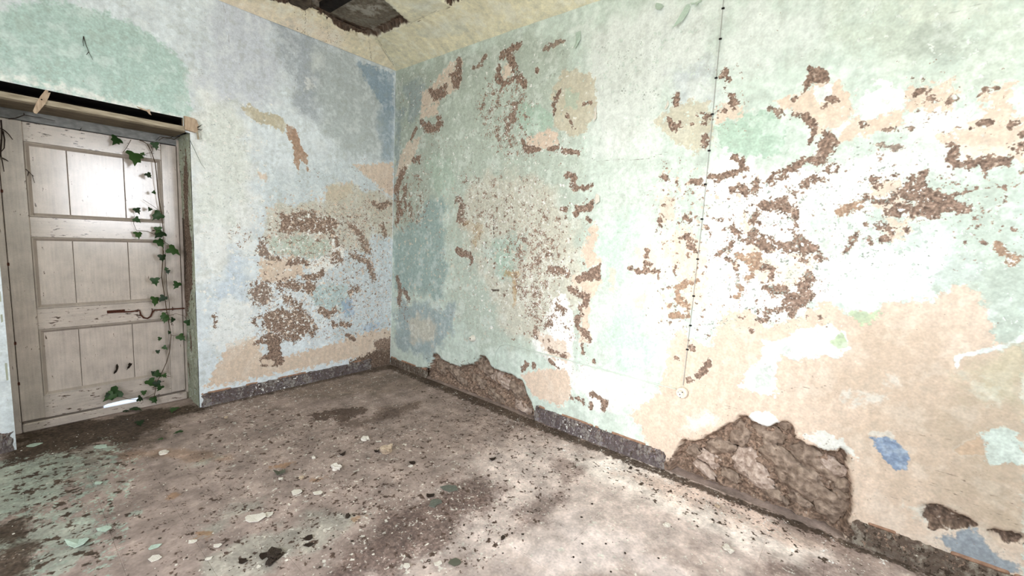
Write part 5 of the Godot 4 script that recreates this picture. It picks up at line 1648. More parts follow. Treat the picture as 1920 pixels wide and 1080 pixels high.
# ---------------------------------------------------------------- cables, sockets, paint curls, twigs on the walls
func build_wall_things() -> void:
	var cb := root_of("electric_cable", Vector3(0, 0.687, 3.21))
	tag(cb, "thin grey cable running straight down the white stretch of wall to the socket", "cable")
	var pts := [Vector3(-0.007, 2.333, 0.005), Vector3(-0.007, 2.26, 0.006), Vector3(-0.007, 1.822, 0.01), Vector3(-0.007, 1.401, 0.013), Vector3(-0.007, 0.99, 0.014), Vector3(-0.007, 0.742, 0.01), Vector3(-0.007, 0.319, 0.006), Vector3(-0.007, -0.079, 0.001)]
	obj("cable_sheath", tube(pts, 0.0023, 0.0023, 6), M.cable_grey, cb)
	for q in [Vector3(-0.003, 2.21, 0.009), Vector3(-0.003, 2.041, 0.011), Vector3(-0.003, 1.822, 0.01), Vector3(-0.003, 1.614, 0.01), Vector3(-0.003, 1.401, 0.013), Vector3(-0.003, 1.201, 0.011), Vector3(-0.003, 0.99, 0.012), Vector3(-0.003, 0.742, 0.011), Vector3(-0.003, 0.509, 0.01), Vector3(-0.003, 0.319, 0.009), Vector3(-0.003, 0.161, 0.005)]:
		var cl := obj("cable_clip", box(Vector3(-0.009, -0.005, -0.008), Vector3(0.0, 0.005, 0.008), 0.002), M.nail, cb, q)
		obj("nail", lathe([Vector2(0, 0.004), Vector2(0.003, 0.003), Vector2(0.003, 0)], 8), M.nail, cl, Vector3(-0.009, 0, 0.003)).rotation.z = PI / 2
	var c2 := obj("painted_cable", tube([Vector3(-0.006, 0.332, 1.583), Vector3(-0.006, 0.405, 1.579), Vector3(-0.006, 0.482, 1.593), Vector3(-0.006, 0.549, 1.633), Vector3(-0.006, 0.578, 1.706), Vector3(-0.006, 0.583, 1.912), Vector3(-0.006, 0.578, 2.105), Vector3(-0.006, 0.58, 2.31), Vector3(-0.006, 0.575, 2.545), Vector3(-0.006, 0.575, 2.761), Vector3(-0.006, 0.57, 2.997), Vector3(-0.006, 0.572, 3.17)], 0.004, 0.004, 6), M.cable_painted)
	tag(c2, "pale painted-over cable running sideways low on the wall into the socket", "cable")
	# socket at the end of both cables
	var so := root_of("wall_socket", Vector3(-0.003, 0.562, 3.212))
	tag(so, "off-white round wall socket with two dark holes where the cables meet", "socket")
	var bod := obj("socket_body", lathe([Vector2(0.034, 0), Vector2(0.036, 0.012), Vector2(0.035, 0.03), Vector2(0.030, 0.037), Vector2(0.022, 0.038), Vector2(0.020, 0.034), Vector2(0, 0.034)], 28), M.socket_plastic, so)
	bod.rotation.z = PI / 2
	for k in [[0.009, 0.008], [-0.009, -0.006], [0.004, -0.02]]:
		obj("pin_hole", lathe([Vector2(0, 0.0008), Vector2(0.0036, 0.0008), Vector2(0.0036, 0)], 10), M.hole_dark, so, Vector3(-0.0342, k[0], k[1])).rotation.z = PI / 2
	obj("screw", lathe([Vector2(0, 0.002), Vector2(0.003, 0.0015), Vector2(0.003, 0)], 8), M.nail, so, Vector3(-0.0375, -0.026, 0.0)).rotation.z = PI / 2
	var s2 := root_of("ceiling_rose_socket", Vector3(-0.003, 0.553, 1.302))
	tag(s2, "small white porcelain fitting low on the mint wall near the corner", "socket")
	obj("base", lathe([Vector2(0.030, 0), Vector2(0.031, 0.008), Vector2(0.028, 0.012), Vector2(0.024, 0.014), Vector2(0.023, 0.034), Vector2(0.019, 0.042), Vector2(0.010, 0.045), Vector2(0, 0.045)], 24), M.porcelain, s2).rotation.z = PI / 2
	obj("wire_hole", lathe([Vector2(0, 0.001), Vector2(0.006, 0.001), Vector2(0.006, 0)], 10), M.hole_dark, s2, Vector3(-0.0448, 0.002, 0.004)).rotation.z = PI / 2
	# curls of paint peeling off wall_right
	for f in [[Vector3(0, 3.016, 2.829), [Vector2(-0.022, 0.031), Vector2(0.014, 0.014), Vector2(0.033, -0.007), Vector2(0.015, -0.034), Vector2(-0.014, -0.016), Vector2(-0.027, 0.013)], "small square mint paint flake curling off the wall top left of the cable", 0.03, 0.0015, 0],
		[Vector3(-0, 2.916, 2.992), [Vector2(0.008, 0.063), Vector2(0.027, 0.064), Vector2(0.036, 0.043), Vector2(0.026, 0.009), Vector2(0.005, -0.035), Vector2(-0.031, -0.069), Vector2(-0.044, -0.069), Vector2(-0.027, -0.007)], "long pointed mint paint flake hanging left of the cable", 0.045, 0.0015, 0],
		[Vector3(0, 2.97, 3.062), [Vector2(-0.039, 0.016), Vector2(-0.007, 0.006), Vector2(0.029, 0.014), Vector2(0.030, 0.001), Vector2(0.012, -0.002), Vector2(0.006, -0.034), Vector2(-0.003, -0.001), Vector2(-0.028, 0.000)], "ragged curled paint strip at the top of the wall beside the cable", 0.03, 0.0015, 0],
		[Vector3(0, 2.956, 2.231), [Vector2(-0.020, 0.058), Vector2(0.020, 0.062), Vector2(0.030, 0.002), Vector2(-0.001, -0.057), Vector2(-0.020, -0.053), Vector2(-0.010, -0.011)], "torn greenish paint flake under the cornice on the white stretch", 0.02, 0.0015, 0],
		[Vector3(0, 2.416, 2.424), [Vector2(-0.006, 0.049), Vector2(0.002, 0.056), Vector2(0.014, -0.034), Vector2(-0.005, -0.061), Vector2(-0.005, -0.010)], "narrow white paint curl on the edge of the round beige patch", 0.015, 0.0015, 1],
		[Vector3(0, 1.813, 2.489), [Vector2(-0.014, 0.038), Vector2(0.012, 0.026), Vector2(0.025, -0.019), Vector2(-0.003, -0.042), Vector2(-0.020, -0.003)], "white paint curl half way up the white stretch of wall", 0.02, 0.0015, 1],
		[Vector3(0, 2.392, 2.938), [Vector2(0.012, 0.008), Vector2(0.003, 0.036), Vector2(-0.004, -0.003), Vector2(-0.013, -0.018), Vector2(0.002, -0.023)], "thin white paint curl left of the brown spots near the cable", 0.012, 0.0015, 1],
		[Vector3(0, 1.138, 2.407), [Vector2(-0.009, 0.014), Vector2(0.009, 0.016), Vector2(0.012, -0.016), Vector2(-0.012, -0.015)], "tiny white paint curl beside the brown chain of scars", 0.012, 0.0015, 1]]:
		var o := obj("paint_flake", curl_sheet(f[1], f[3], f[4]), M.paint_flake if f[5] == 0 else M.white_chip)
		o.position = f[0]
		tag(o, f[2], "paint flake")
	# twigs
	for t in [[Vector3(-2.355, 2.64, 0.008), "thin forked grey twig stuck to the aqua wall above the door", 0.0022, [Vector3(0, 0, 0), Vector3(0.006, -0.037, 0), Vector3(0.018, -0.084, 0), Vector3(0.036, -0.13, -0)], [Vector3(0, 0, 0), Vector3(-0.004, -0.034, 0), Vector3(-0.003, -0.062, 0)], [Vector3(0.02, -0.087, 0), Vector3(0.007, -0.111, 0)]],
		[Vector3(-1.818, 2.096, 0.02), "fine bent twig hanging from the lintel block over the pale wall", 0.0021, [Vector3(0, 0.012, 0), Vector3(0.019, -0.035, -0), Vector3(0.044, -0.098, 0), Vector3(0.069, -0.157, 0), Vector3(0.092, -0.189, 0)]],
		[Vector3(-2.724, 2.022, -0.26), "bundle of dry dark vine stems on the left edge of the door frame", 0.004, [Vector3(0.001, 0.049, 0), Vector3(0.001, -0.016, 0), Vector3(-0.006, -0.099, 0), Vector3(-0.012, -0.165, 0), Vector3(-0.008, -0.214, 0), Vector3(-0.005, -0.27, 0)], [Vector3(-0.004, -0.001, 0), Vector3(0.014, -0.016, 0), Vector3(0.028, -0.033, 0), Vector3(0.042, -0.063, 0)], [Vector3(0.005, -0.018, 0), Vector3(0.009, -0.07, 0), Vector3(0.004, -0.123, 0), Vector3(-0.008, -0.145, 0)], [Vector3(-0.008, -0.185, 0), Vector3(0.008, -0.195, 0), Vector3(0.017, -0.203, 0)], [Vector3(-0.004, -0.072, 0), Vector3(-0.012, -0.133, 0), Vector3(-0.018, -0.199, 0)]],
		[Vector3(-2.627, 2.104, -0.262), "thin dry stem lying along the top of the door under the lintel", 0.003, [Vector3(-0.065, -0.019, 0), Vector3(-0.034, -0.008, 0), Vector3(0.003, 0.021, 0), Vector3(0.04, 0.02, 0), Vector3(0.077, 0.022, 0), Vector3(0.139, 0.016, 0)], [Vector3(0.003, 0.021, 0), Vector3(0.002, 0.034, 0)], [Vector3(0.253, -0.021, 0), Vector3(0.262, -0.001, 0)], [Vector3(0.825, 0.097, 0), Vector3(0.79, 0.07, 0), Vector3(0.748, 0.028, 0), Vector3(0.69, 0.032, 0), Vector3(0.663, -0.005, 0)]],
		[Vector3(-2.632, 1.781, -0.285), "short forked dry twig caught on the first upper door board", 0.0025, [Vector3(-0.004, 0.003, 0), Vector3(0.009, -0.012, 0), Vector3(0.022, -0.031, 0), Vector3(0.031, -0.082, 0)], [Vector3(0.022, -0.031, 0), Vector3(0.03, -0.04, 0)], [Vector3(0.009, -0.012, 0), Vector3(0.002, -0.041, 0)]]]:
		var tw := root_of("dry_twig", t[0])
		tag(tw, t[1], "twig")
		for k in range(3, t.size()):
			obj("stem", tube(t[k], t[2], t[2] * 0.5, 5), M.dry_stem if t[2] > 0.0021 else M.green_twig, tw)


func curl_sheet(outline: Array, lift: float, thick: float) -> ArrayMesh:
	# a flake hinged at its top, curling away from the wall towards -x; outline in (z, y)
	var st := start()
	var pv := PackedVector2Array(outline)
	if Geometry2D.is_polygon_clockwise(pv):
		pv.reverse()
	var lo := 1e9
	var hi := -1e9
	for q in pv:
		lo = minf(lo, q.y)
		hi = maxf(hi, q.y)
	var at := func(q: Vector2, off: float) -> Vector3:
		var t := (hi - q.y) / maxf(hi - lo, 0.001)
		return Vector3(-0.004 - lift * t * t - off, q.y, q.x)
	var tri := Geometry2D.triangulate_polygon(pv)
	for i in range(0, tri.size(), 3):
		for k in [0, 1, 2]:
			st.add_vertex(at.call(pv[tri[i + k]], thick))
		for k in [0, 2, 1]:
			st.add_vertex(at.call(pv[tri[i + k]], 0.0))
	for i in pv.size():
		var a: Vector2 = pv[i]
		var b: Vector2 = pv[(i + 1) % pv.size()]
		quad(st, at.call(a, 0.0), at.call(b, 0.0), at.call(b, thick), at.call(a, thick))
	return done(st)


# ---------------------------------------------------------------- ivy over the door
func leaf_mesh(sd: int) -> ArrayMesh:
	# five-lobed ivy leaf, cupped, about one unit across; stalk end at the origin, tip towards -y
	var g := RandomNumberGenerator.new()
	g.seed = sd
	var rim := []
	for q in [[0.0, 0.02], [0.2, 0.16], [0.42, 0.1], [0.5, -0.1], [0.3, -0.3], [0.33, -0.55], [0.14, -0.62], [0.0, -0.98], [-0.14, -0.64], [-0.34, -0.56], [-0.3, -0.3], [-0.5, -0.08], [-0.42, 0.12], [-0.2, 0.16]]:
		rim.append(Vector2(q[0] + g.randf_range(-0.04, 0.04), q[1] + g.randf_range(-0.04, 0.04)))
	var st := start()
	st.set_smooth_group(1)
	var cup := g.randf_range(0.15, 0.4)
	var at := func(q: Vector2) -> Vector3:
		return Vector3(q.x, q.y, 0.10 - cup * q.x * q.x * 1.6 - 0.22 * q.y * q.y)
	var c := Vector2(0, -0.3)
	for i in rim.size():
		var a: Vector2 = rim[i]
		var b: Vector2 = rim[(i + 1) % rim.size()]
		var am := a.lerp(c, 0.5)
		var bm := b.lerp(c, 0.5)
		for q in [a, bm, b, a, am, bm, am, c, bm]:
			st.add_vertex(at.call(q))
	return done(st)


func build_ivy() -> void:
	var iv := root_of("ivy_vine", Vector3(-1.95, 0, -0.25))
	tag(iv, "green ivy vine climbing the right side of the cream door", "ivy")
	var leaves := []
	for i in 5:
		leaves.append(leaf_mesh(100 + i))
	for s in [[0.0032, [Vector3(-1.744, 2.217, -0.255), Vector3(-1.79, 2.181, -0.243), Vector3(-1.829, 2.15, -0.258), Vector3(-1.848, 2.131, -0.266), Vector3(-1.881, 2.138, -0.249), Vector3(-1.921, 2.129, -0.245), Vector3(-1.944, 2.107, -0.263)]], [0.0035, [Vector3(-2.059, 2.082, -0.255), Vector3(-2.043, 2.076, -0.243), Vector3(-2.016, 2.064, -0.258), Vector3(-1.992, 2.01, -0.266), Vector3(-1.976, 1.932, -0.249), Vector3(-1.971, 1.833, -0.245), Vector3(-1.963, 1.672, -0.263), Vector3(-1.948, 1.55, -0.262), Vector3(-1.946, 1.426, -0.245), Vector3(-1.953, 1.216, -0.25), Vector3(-1.965, 1.045, -0.267), Vector3(-1.953, 0.896, -0.257), Vector3(-1.949, 0.789, -0.243), Vector3(-1.936, 0.698, -0.256), Vector3(-1.921, 0.561, -0.267), Vector3(-1.939, 0.434, -0.251), Vector3(-1.964, 0.35, -0.244), Vector3(-1.994, 0.263, -0.262), Vector3(-2.023, 0.202, -0.264), Vector3(-2.047, 0.102, -0.246), Vector3(-2.066, 0.034, -0.249)]], [0.0022, [Vector3(-2.108, 2.076, -0.255), Vector3(-2.139, 2.008, -0.243), Vector3(-2.158, 1.975, -0.258)]], [0.0022, [Vector3(-1.957, 1.35, -0.255), Vector3(-2, 1.383, -0.243), Vector3(-2.035, 1.405, -0.258), Vector3(-2.102, 1.41, -0.266), Vector3(-2.119, 1.458, -0.249), Vector3(-2.113, 1.522, -0.245)]], [0.002, [Vector3(-1.936, 0.689, -0.255), Vector3(-1.927, 0.83, -0.243), Vector3(-1.937, 0.959, -0.258), Vector3(-1.939, 1.13, -0.266), Vector3(-1.948, 1.259, -0.249)]], [0.002, [Vector3(-1.947, 1.334, -0.255), Vector3(-1.911, 1.302, -0.243), Vector3(-1.881, 1.293, -0.258)]], [0.0018, [Vector3(-1.993, 2.049, -0.255), Vector3(-1.99, 2.009, -0.243), Vector3(-2.038, 1.981, -0.258)]], [0.0018, [Vector3(-1.949, 1.558, -0.255), Vector3(-2.008, 1.607, -0.243), Vector3(-2.057, 1.646, -0.258)]], [0.0018, [Vector3(-1.923, 0.573, -0.255), Vector3(-1.895, 0.562, -0.243), Vector3(-1.871, 0.538, -0.258)]], [0.0018, [Vector3(-1.935, 0.733, -0.255), Vector3(-1.888, 0.748, -0.243), Vector3(-1.833, 0.721, -0.258), Vector3(-1.804, 0.667, -0.266)]], [0.002, [Vector3(-1.968, 1.047, -0.255), Vector3(-2.007, 1.024, -0.243)]], [0.002, [Vector3(-1.957, 0.866, -0.255), Vector3(-2.013, 0.859, -0.243)]], [0.0022, [Vector3(-2.042, 0.107, -0.255), Vector3(-2.14, 0.083, -0.243), Vector3(-2.206, 0.105, -0.258), Vector3(-2.258, 0.143, -0.266), Vector3(-2.308, 0.161, -0.249)]], [0.002, [Vector3(-2.021, 0.209, -0.255), Vector3(-2.07, 0.206, -0.243)]]]:
		obj("stem", tube(s[1], s[0], s[0] * 0.7, 5), M.ivy_stem, iv, Vector3(1.95, 0, 0.25))
	rng.seed = 31
	var n := 0
	for l in [[-2.185, 2.066, -0.25, 0.079], [-2.096, 1.972, -0.242, 0.111], [-2.033, 1.839, -0.211, 0.045], [-1.979, 2.073, -0.223, 0.056], [-2.049, 1.99, -0.25, 0.03], [-2.102, 1.572, -0.231, 0.049], [-2.114, 1.5, -0.229, 0.049], [-2.1, 1.392, -0.246, 0.057], [-2.024, 1.581, -0.215, 0.034], [-1.958, 1.545, -0.249, 0.079], [-1.981, 1.437, -0.233, 0.055], [-1.961, 1.403, -0.227, 0.083], [-1.985, 1.337, -0.231, 0.075], [-1.916, 1.276, -0.223, 0.088], [-1.966, 1.224, -0.214, 0.06], [-2.02, 1.044, -0.202, 0.063], [-2.019, 0.887, -0.239, 0.073], [-1.963, 0.896, -0.219, 0.057], [-1.875, 1.0, -0.217, 0.062], [-1.955, 0.746, -0.239, 0.058], [-1.926, 1.1, -0.255, 0.033], [-2.006, 1.71, -0.201, 0.03], [-1.955, 0.723, -0.239, 0.054], [-1.908, 0.709, -0.238, 0.042], [-1.819, 0.69, -0.2, 0.064], [-1.878, 0.564, -0.223, 0.063], [-1.938, 0.608, -0.229, 0.029], [-2.003, 0.57, -0.212, 0.033], [-1.974, 0.484, -0.253, 0.038], [-2.019, 0.468, -0.216, 0.033], [-2.039, 0.285, -0.234, 0.062], [-2.075, 0.228, -0.25, 0.075], [-2.035, 0.212, -0.219, 0.058], [-2.012, 0.176, -0.204, 0.05], [-2.111, 0.148, -0.244, 0.041], [-2.316, 0.188, -0.22, 0.035], [-2.26, 0.188, -0.239, 0.111], [-2.293, 0.181, -0.214, 0.071], [-2.153, 0.11, -0.215, 0.053], [-2.058, 0.078, -0.243, 0.059], [-1.991, 0.267, -0.209, 0.038], [-2.054, 0.302, -0.219, 0.029], [-1.939, 1.123, -0.217, 0.028], [-1.983, 1.412, -0.21, 0.031]]:
		var o := obj("leaf", leaves[n % 5], M["ivy_leaf_%d" % (n % 3)], iv, Vector3(l[0] + 1.95, l[1], l[2] + 0.25))
		var s: float = l[3]
		o.basis = Basis.from_euler(Vector3(rng.randf_range(-0.7, 0.1), rng.randf_range(-0.6, 0.6), rng.randf_range(-0.9, 0.9))).scaled(Vector3(s, s, s))
		n += 1
	# fallen ivy leaves at the sill and on the floor
	for l in [[-2.226, -0.260, 0.038, "ivy leaf lying at the door sill left of the others", ""], [-2.178, -0.260, 0.068, "cluster ivy leaf against the middle of the door sill", ""], [-1.961, -0.058, 0.065, "dark ivy leaf on the floor in front of the right door corner", ""], [-2.192, 0.054, 0.057, "ivy leaf on the floor well in front of the door sill", ""], [-2.030, 0.428, 0.053, "small dark ivy leaf alone on the dusty floor near the root", ""], [-2.141, 0.463, 0.038, "curled dark leaf beside the stray root on the floor", ""]]:
		var o := obj("ivy_leaf", leaves[n % 5], M["ivy_leaf_%d" % (n % 3)])
		var s: float = l[2]
		o.basis = Basis.from_euler(Vector3(-PI / 2 + rng.randf_range(-0.25, 0.25), rng.randf_range(-2, 2), 0)).scaled(Vector3(s, s, s))
		o.position = Vector3(l[0], 0.012 + s * 0.12, l[1])
		tag(o, l[3], "leaf", l[4])
		n += 1
	for l in [[-2.264, 0.349, -0.292, 0.077, 1.40, "dark narrow dried leaf hanging on the lower door panel"], [-2.177, 0.373, -0.292, 0.053, -0.40, "small dark dried leaf right of the narrow one on the lower door panel"]]:
		var o := obj("dead_leaf", leaves[n % 5], M.dead_leaf)
		o.basis = Basis.from_euler(Vector3(0.2, 0.9, l[4])).scaled(Vector3.ONE * l[3])
		o.position = Vector3(l[0], l[1], l[2])
		tag(o, l[5], "leaf")
		n += 1


# ---------------------------------------------------------------- litter on the floor
func place_name(x: float, z: float) -> String:
	if x > -0.45:
		return "along the foot of the mint wall" if z < 2.3 else "on the bright floor strip by the rubble hole"
	if z < 0.55:
		return "along the grey left baseboard" if x > -1.75 else "in front of the door"
	if x < -1.9:
		return "on the mint-flecked floor at the left"
	if z < 1.5:
		return "around the large beige plaster lump"
	return "among the dark stains on the front floor" if x < -1.2 else "on the smooth pinkish front tiles"


func build_debris() -> void:
	rng.seed = 5
	for s in [[-1.175, 1.662, 3.6, 3, 3.2, "plaster_lump", "stone_chip", "large cracked beige plaster lump in the middle of the floor", 3],
		[-1.178, 1.402, 2.6, 1.4, 2, "plaster_lump", "white_chip", "white angular plaster piece behind the large beige lump", 4],
		[-1.510, 1.609, 2.8, 1.6, 2.2, "plaster_lump", "white_chip", "white crumbled plaster piece left of the large beige lump", 5],
		[-2.175, 0.673, 2.6, 0.9, 2, "plaster_lump", "white_chip", "flat white plaster piece near the stray root by the door", 6],
		[-1.706, 1.569, 1.5, 0.8, 1.2, "plaster_lump", "stone_chip", "small pinkish plaster crumb behind the pair of white flakes", 7],
		[-1.546, 1.389, 1.3, 0.7, 1, "plaster_lump", "white_chip", "small white crumb left of the white crumbled piece", 8],
		[-2.062, 2.092, 3.6, 1.3, 2.8, "dirt_clump", "dark_chip", "dark tangled clump of dirt near the bottom of the floor", 9],
		[-2.090, 2.123, 2.2, 0.8, 1.8, "dirt_clump", "dark_chip", "smaller dark dirt lump against the tangled clump", 10],
		[-1.699, 2.085, 1.3, 1, 1.1, "dirt_clump", "dark_chip", "small black square clod next to the rust stain", 11],
		[-1.258, 2.782, 1.2, 0.8, 1, "dirt_clump", "dark_chip", "black crumb at the end of the diagonal tile joint", 12],
		[-0.163, 2.974, 0.9, 0.8, 0.8, "dirt_clump", "dark_chip", "tiny black clod on the bright strip by the right wall", 13],
		[-1.732, 0.355, 1.5, 0.7, 1.2, "dirt_clump", "stone_chip", "brown clod on the floor below the left baseboard", 14],
		[0.010, 4.235, 2.2, 0.7, 1.6, "plaster_lump", "white_chip", "white plaster piece by the right wall near the front", 15],
		[-0.536, 3.659, 2.4, 0.7, 2, "plaster_lump", "white_chip", "broken white plaster heap on the bright floor strip", 16],
		[-0.571, 3.362, 1.8, 0.6, 1.6, "plaster_lump", "white_chip", "white plaster crumb pile on the pink floor", 17],
		[-0.198, 3.527, 1.5, 0.7, 1.1, "plaster_lump", "stone_chip", "small pale stone on the speckled floor before the rubble hole", 18]]:
		var o := obj(s[5], blob(Vector3(s[2], s[3], s[4]) * 0.01, 0.75, int(s[8]), 12, 8, true), M[s[6]])
		o.position = Vector3(s[0], s[3] * 0.0085, s[1])
		o.rotation.y = rng.randf() * TAU
		tag(o, s[7], "rubble" if s[5] != "dirt_clump" else "dirt")
	for s in [[-1.784, 1.689, 3.6, "plaster_flake", "white_chip", "white crumpled flake left of its smooth neighbour", 21, 0.35, -1.06],
		[-1.705, 1.778, 3.2, "plaster_flake", "white_chip", "smooth white leaf-shaped flake right of the crumpled one", 22, 0.2, -0.44],
		[-2.026, 1.760, 5.2, "plaster_flake", "white_chip", "large white triangular flake on the left floor", 23, 0.25, -0.36],
		[-1.969, 1.777, 3, "plaster_flake", "white_chip", "thin white strip at the tip of the large triangular flake", 24, 0.1, -1.09],
		[-1.769, 1.424, 4, "dead_leaf", "grey_leaf", "grey-brown curled leaf standing by a white crumb", 25, 0.9, -0.19],
		[-1.136, 1.896, 2.6, "dead_leaf", "dead_leaf", "black-brown dead leaf right of the large beige lump", 26, 0.5, -0.65],
		[-1.215, 1.602, 1.8, "dead_leaf", "dead_leaf", "thin dark leaf left of the large beige lump", 27, 0.4, -0.93],
		[-1.396, 1.481, 2.2, "dead_leaf", "dead_leaf", "dark curled leaf between the white pieces", 28, 0.7, -0.10],
		[-1.285, 2.254, 3, "dead_leaf", "dead_leaf", "torn black leaf above the grey glass shard", 29, 0.6, -0.93],
		[-1.927, 2.137, 2.2, "dead_leaf", "dead_leaf", "lower of the two dark oval leaves side by side", 30, 0.2, -0.66],
		[-1.906, 2.091, 2.2, "dead_leaf", "dead_leaf", "upper of the two dark oval leaves side by side", 31, 0.2, -0.19],
		[-2.169, 2.029, 2.2, "dead_leaf", "dead_leaf", "dark leaf left of the tangled dirt clump", 32, 0.3, -1.09],
		[-2.095, 2.061, 2.6, "dead_leaf", "dead_leaf", "pointed dark leaf sticking out of the dirt clump", 33, 0.5, -0.36],
		[-0.733, 2.235, 2.6, "dead_leaf", "dead_leaf", "dark narrow leaf alone on the smooth floor", 34, 0.6, -0.43],
		[-1.160, 2.279, 5.4, "glass_shard", "grey_glass", "larger grey shard lying flat on the floor", 35, 0.02, -1.06],
		[-1.310, 2.321, 4.2, "glass_shard", "grey_glass", "smaller grey shard below the torn black leaf", 36, 0.02, -0.15],
		[-1.532, 2.726, 3.2, "slate_chip", "grey_leaf", "grey flat chip near the bottom centre of the floor", 37, 0.05, -0.74],
		[-2.422, 1.735, 2.6, "plaster_flake", "white_chip", "cream oval flake near the bottom left", 38, 0.15, -0.87],
		[-2.406, 1.648, 2.4, "plaster_flake", "paint_flake", "pale mint flake behind the cream oval one", 39, 0.15, -0.11],
		[-2.281, 1.731, 1.8, "plaster_flake", "white_chip", "white flake on the left front floor", 40, 0.2, -0.99],
		[-2.215, 1.841, 1.9, "plaster_flake", "white_chip", "round white flake right of its twin on the front floor", 41, 0.2, -0.57],
		[-1.589, 2.673, 2.4, "plaster_flake", "white_chip", "bright white flake at the bottom centre", 42, 0.2, -0.25],
		[-1.694, 2.580, 2, "plaster_flake", "white_chip", "ragged white flake left of the bright one at the bottom centre", 43, 0.2, -1.10],
		[-2.268, 1.905, 1.6, "plaster_flake", "white_chip", "pale flake near the dark crumbs in front", 44, 0.15, -0.29],
		[-2.631, 1.388, 4.6, "paint_curl", "paint_flake", "mint curl of paint on the left front floor", 45, 0.6, -0.51],
		[-1.788, 1.486, 1.6, "plaster_flake", "white_chip", "white crumb at the foot of the standing leaf", 46, 0.3, -1.02],
		[-1.169, 1.918, 1.6, "plaster_flake", "white_chip", "white flake under the black-brown leaf", 47, 0.2, -0.12],
		[-2.135, 2.111, 1.2, "plaster_flake", "white_chip", "tiny white flake by the dirt clump", 48, 0.1, -0.81],
		[-2.534, 1.335, 3.4, "paint_curl", "paint_flake", "flat mint paint flake on the left floor, nearest to the curl", 49, 0.1, -0.79],
		[-2.704, -0.002, 3.4, "paint_curl", "paint_flake", "mint paint flake on the dark floor by the left door post", 50, 0.1, -0.13],
		[-2.427, 0.313, 4, "paint_curl", "paint_flake", "long mint paint flake in front of the door", 51, 0.08, -1.04],
		[-2.499, 0.828, 2.4, "paint_curl", "paint_flake", "white-edged mint flake on the left floor", 52, 0.3, -0.49]]:
		var o := obj(s[3], chip(s[2] * 0.01, 0.003, int(s[6]), s[7]), M[s[4]])
		o.position = Vector3(s[0], 0.0015, s[1])
		o.rotation.y = s[8]
		tag(o, s[5], {"dead_leaf": "leaf", "glass_shard": "shard", "paint_curl": "paint flake"}.get(s[3], "chip"))
	# the many small chips: copies of a few broken flakes
	var kinds := []
	for i in 6:
		kinds.append(chip(1.0, 0.28, 300 + i, 0.12))
	var n := 0
	for s in [[-1.355, 0.648, 0.72], [-1.030, 0.390, 0.53], [-1.183, 0.283, 0.74], [-1.242, 0.377, 0.34], [-1.281, 0.528, 0.57], [-1.360, 0.250, 0.47], [-1.164, 0.385, 0.66], [-1.647, 0.269, 0.38], [-1.717, 0.578, 0.69], [-1.738, 0.838, 0.54], [-1.644, 0.931, 0.71], [-1.687, 0.997, 0.51], [-1.892, 0.926, 0.49], [-1.476, 0.283, 0.66], [-1.429, 0.233, 0.74], [-0.934, 0.842, 0.47], [-0.813, 0.644, 0.74], [-0.863, 0.492, 0.72], [-1.151, 0.954, 0.38], [-1.211, 1.358, 0.57], [-1.376, 1.337, 0.62], [-1.299, 1.508, 0.72], [-1.466, 1.372, 0.60], [-1.583, 1.408, 0.36], [-1.607, 1.502, 0.52], [-1.557, 1.553, 0.52], [-1.352, 1.778, 0.53], [-0.069, 1.741, 0.73], [-0.104, 1.890, 0.46], [-0.352, 2.095, 0.40], [-0.383, 2.162, 0.53], [-0.313, 2.195, 0.59], [-1.190, 2.154, 0.72], [-1.127, 2.218, 0.56], [-1.378, 2.093, 0.42], [-1.553, 2.068, 0.72], [-1.895, 1.631, 0.52], [-1.886, 1.722, 0.60], [-1.953, 1.584, 0.51], [-1.204, 2.403, 0.40], [-1.144, 2.429, 0.61], [-1.094, 2.445, 0.65], [-1.246, 2.547, 0.39], [-1.176, 2.632, 0.51], [-1.568, 2.178, 0.46], [-1.292, 1.908, 0.38], [-1.165, 1.967, 0.40], [-0.720, 2.635, 0.73], [-0.624, 2.588, 0.70], [-0.639, 2.759, 0.47], [-0.728, 2.823, 0.63], [-0.512, 2.720, 0.32], [-0.643, 2.911, 0.71], [-0.816, 3.042, 0.54], [-1.134, 2.914, 0.67], [-1.140, 2.851, 0.42], [-1.164, 2.968, 0.47], [-1.513, 2.458, 0.46], [-1.412, 2.564, 0.74], [-1.392, 2.641, 0.49], [-1.337, 2.699, 0.52], [-1.755, 2.410, 0.73], [-1.821, 2.339, 0.71], [-2.340, 0.601, 0.48], [-2.518, 0.596, 0.44], [-2.385, 0.654, 0.66], [-2.255, 0.659, 0.35], [-2.072, 0.677, 0.48], [-2.190, 1.241, 0.69], [-1.997, 0.731, 0.71], [-1.822, 0.874, 0.41], [-1.739, 0.966, 0.34], [-1.882, 0.865, 0.65], [-1.519, 0.053, 0.58], [-1.447, 0.086, 0.41], [-1.349, 0.110, 0.53], [-1.533, 0.275, 0.33], [-1.566, 0.136, 0.62], [-1.634, 0.103, 0.54], [-1.405, 0.471, 0.62], [-0.219, 2.628, 0.34], [-0.392, 2.886, 0.59], [-0.505, 3.016, 0.47], [-0.584, 3.186, 0.52], [-0.836, 3.391, 0.45], [-0.578, 3.503, 0.59], [-0.385, 3.764, 0.56], [-0.229, 3.814, 0.58], [-0.204, 4.066, 0.33], [-0.211, 4.150, 0.40], [-0.107, 4.272, 0.33], [-1.612, 2.352, 0.47], [-1.714, 2.300, 0.52], [-1.783, 2.172, 0.35], [-1.835, 2.061, 0.60], [-2.299, 1.706, 0.52], [-2.200, 1.732, 0.53], [-2.311, 1.953, 0.57], [-2.370, 1.845, 0.72]]:
		var o := obj("plaster_chip", kinds[n % 6], M.white_chip)
		o.scale = Vector3.ONE * s[2] * 0.01
		o.position = Vector3(s[0], 0.001, s[1])
		o.rotation.y = n * 1.7
		var where := place_name(s[0], s[1])
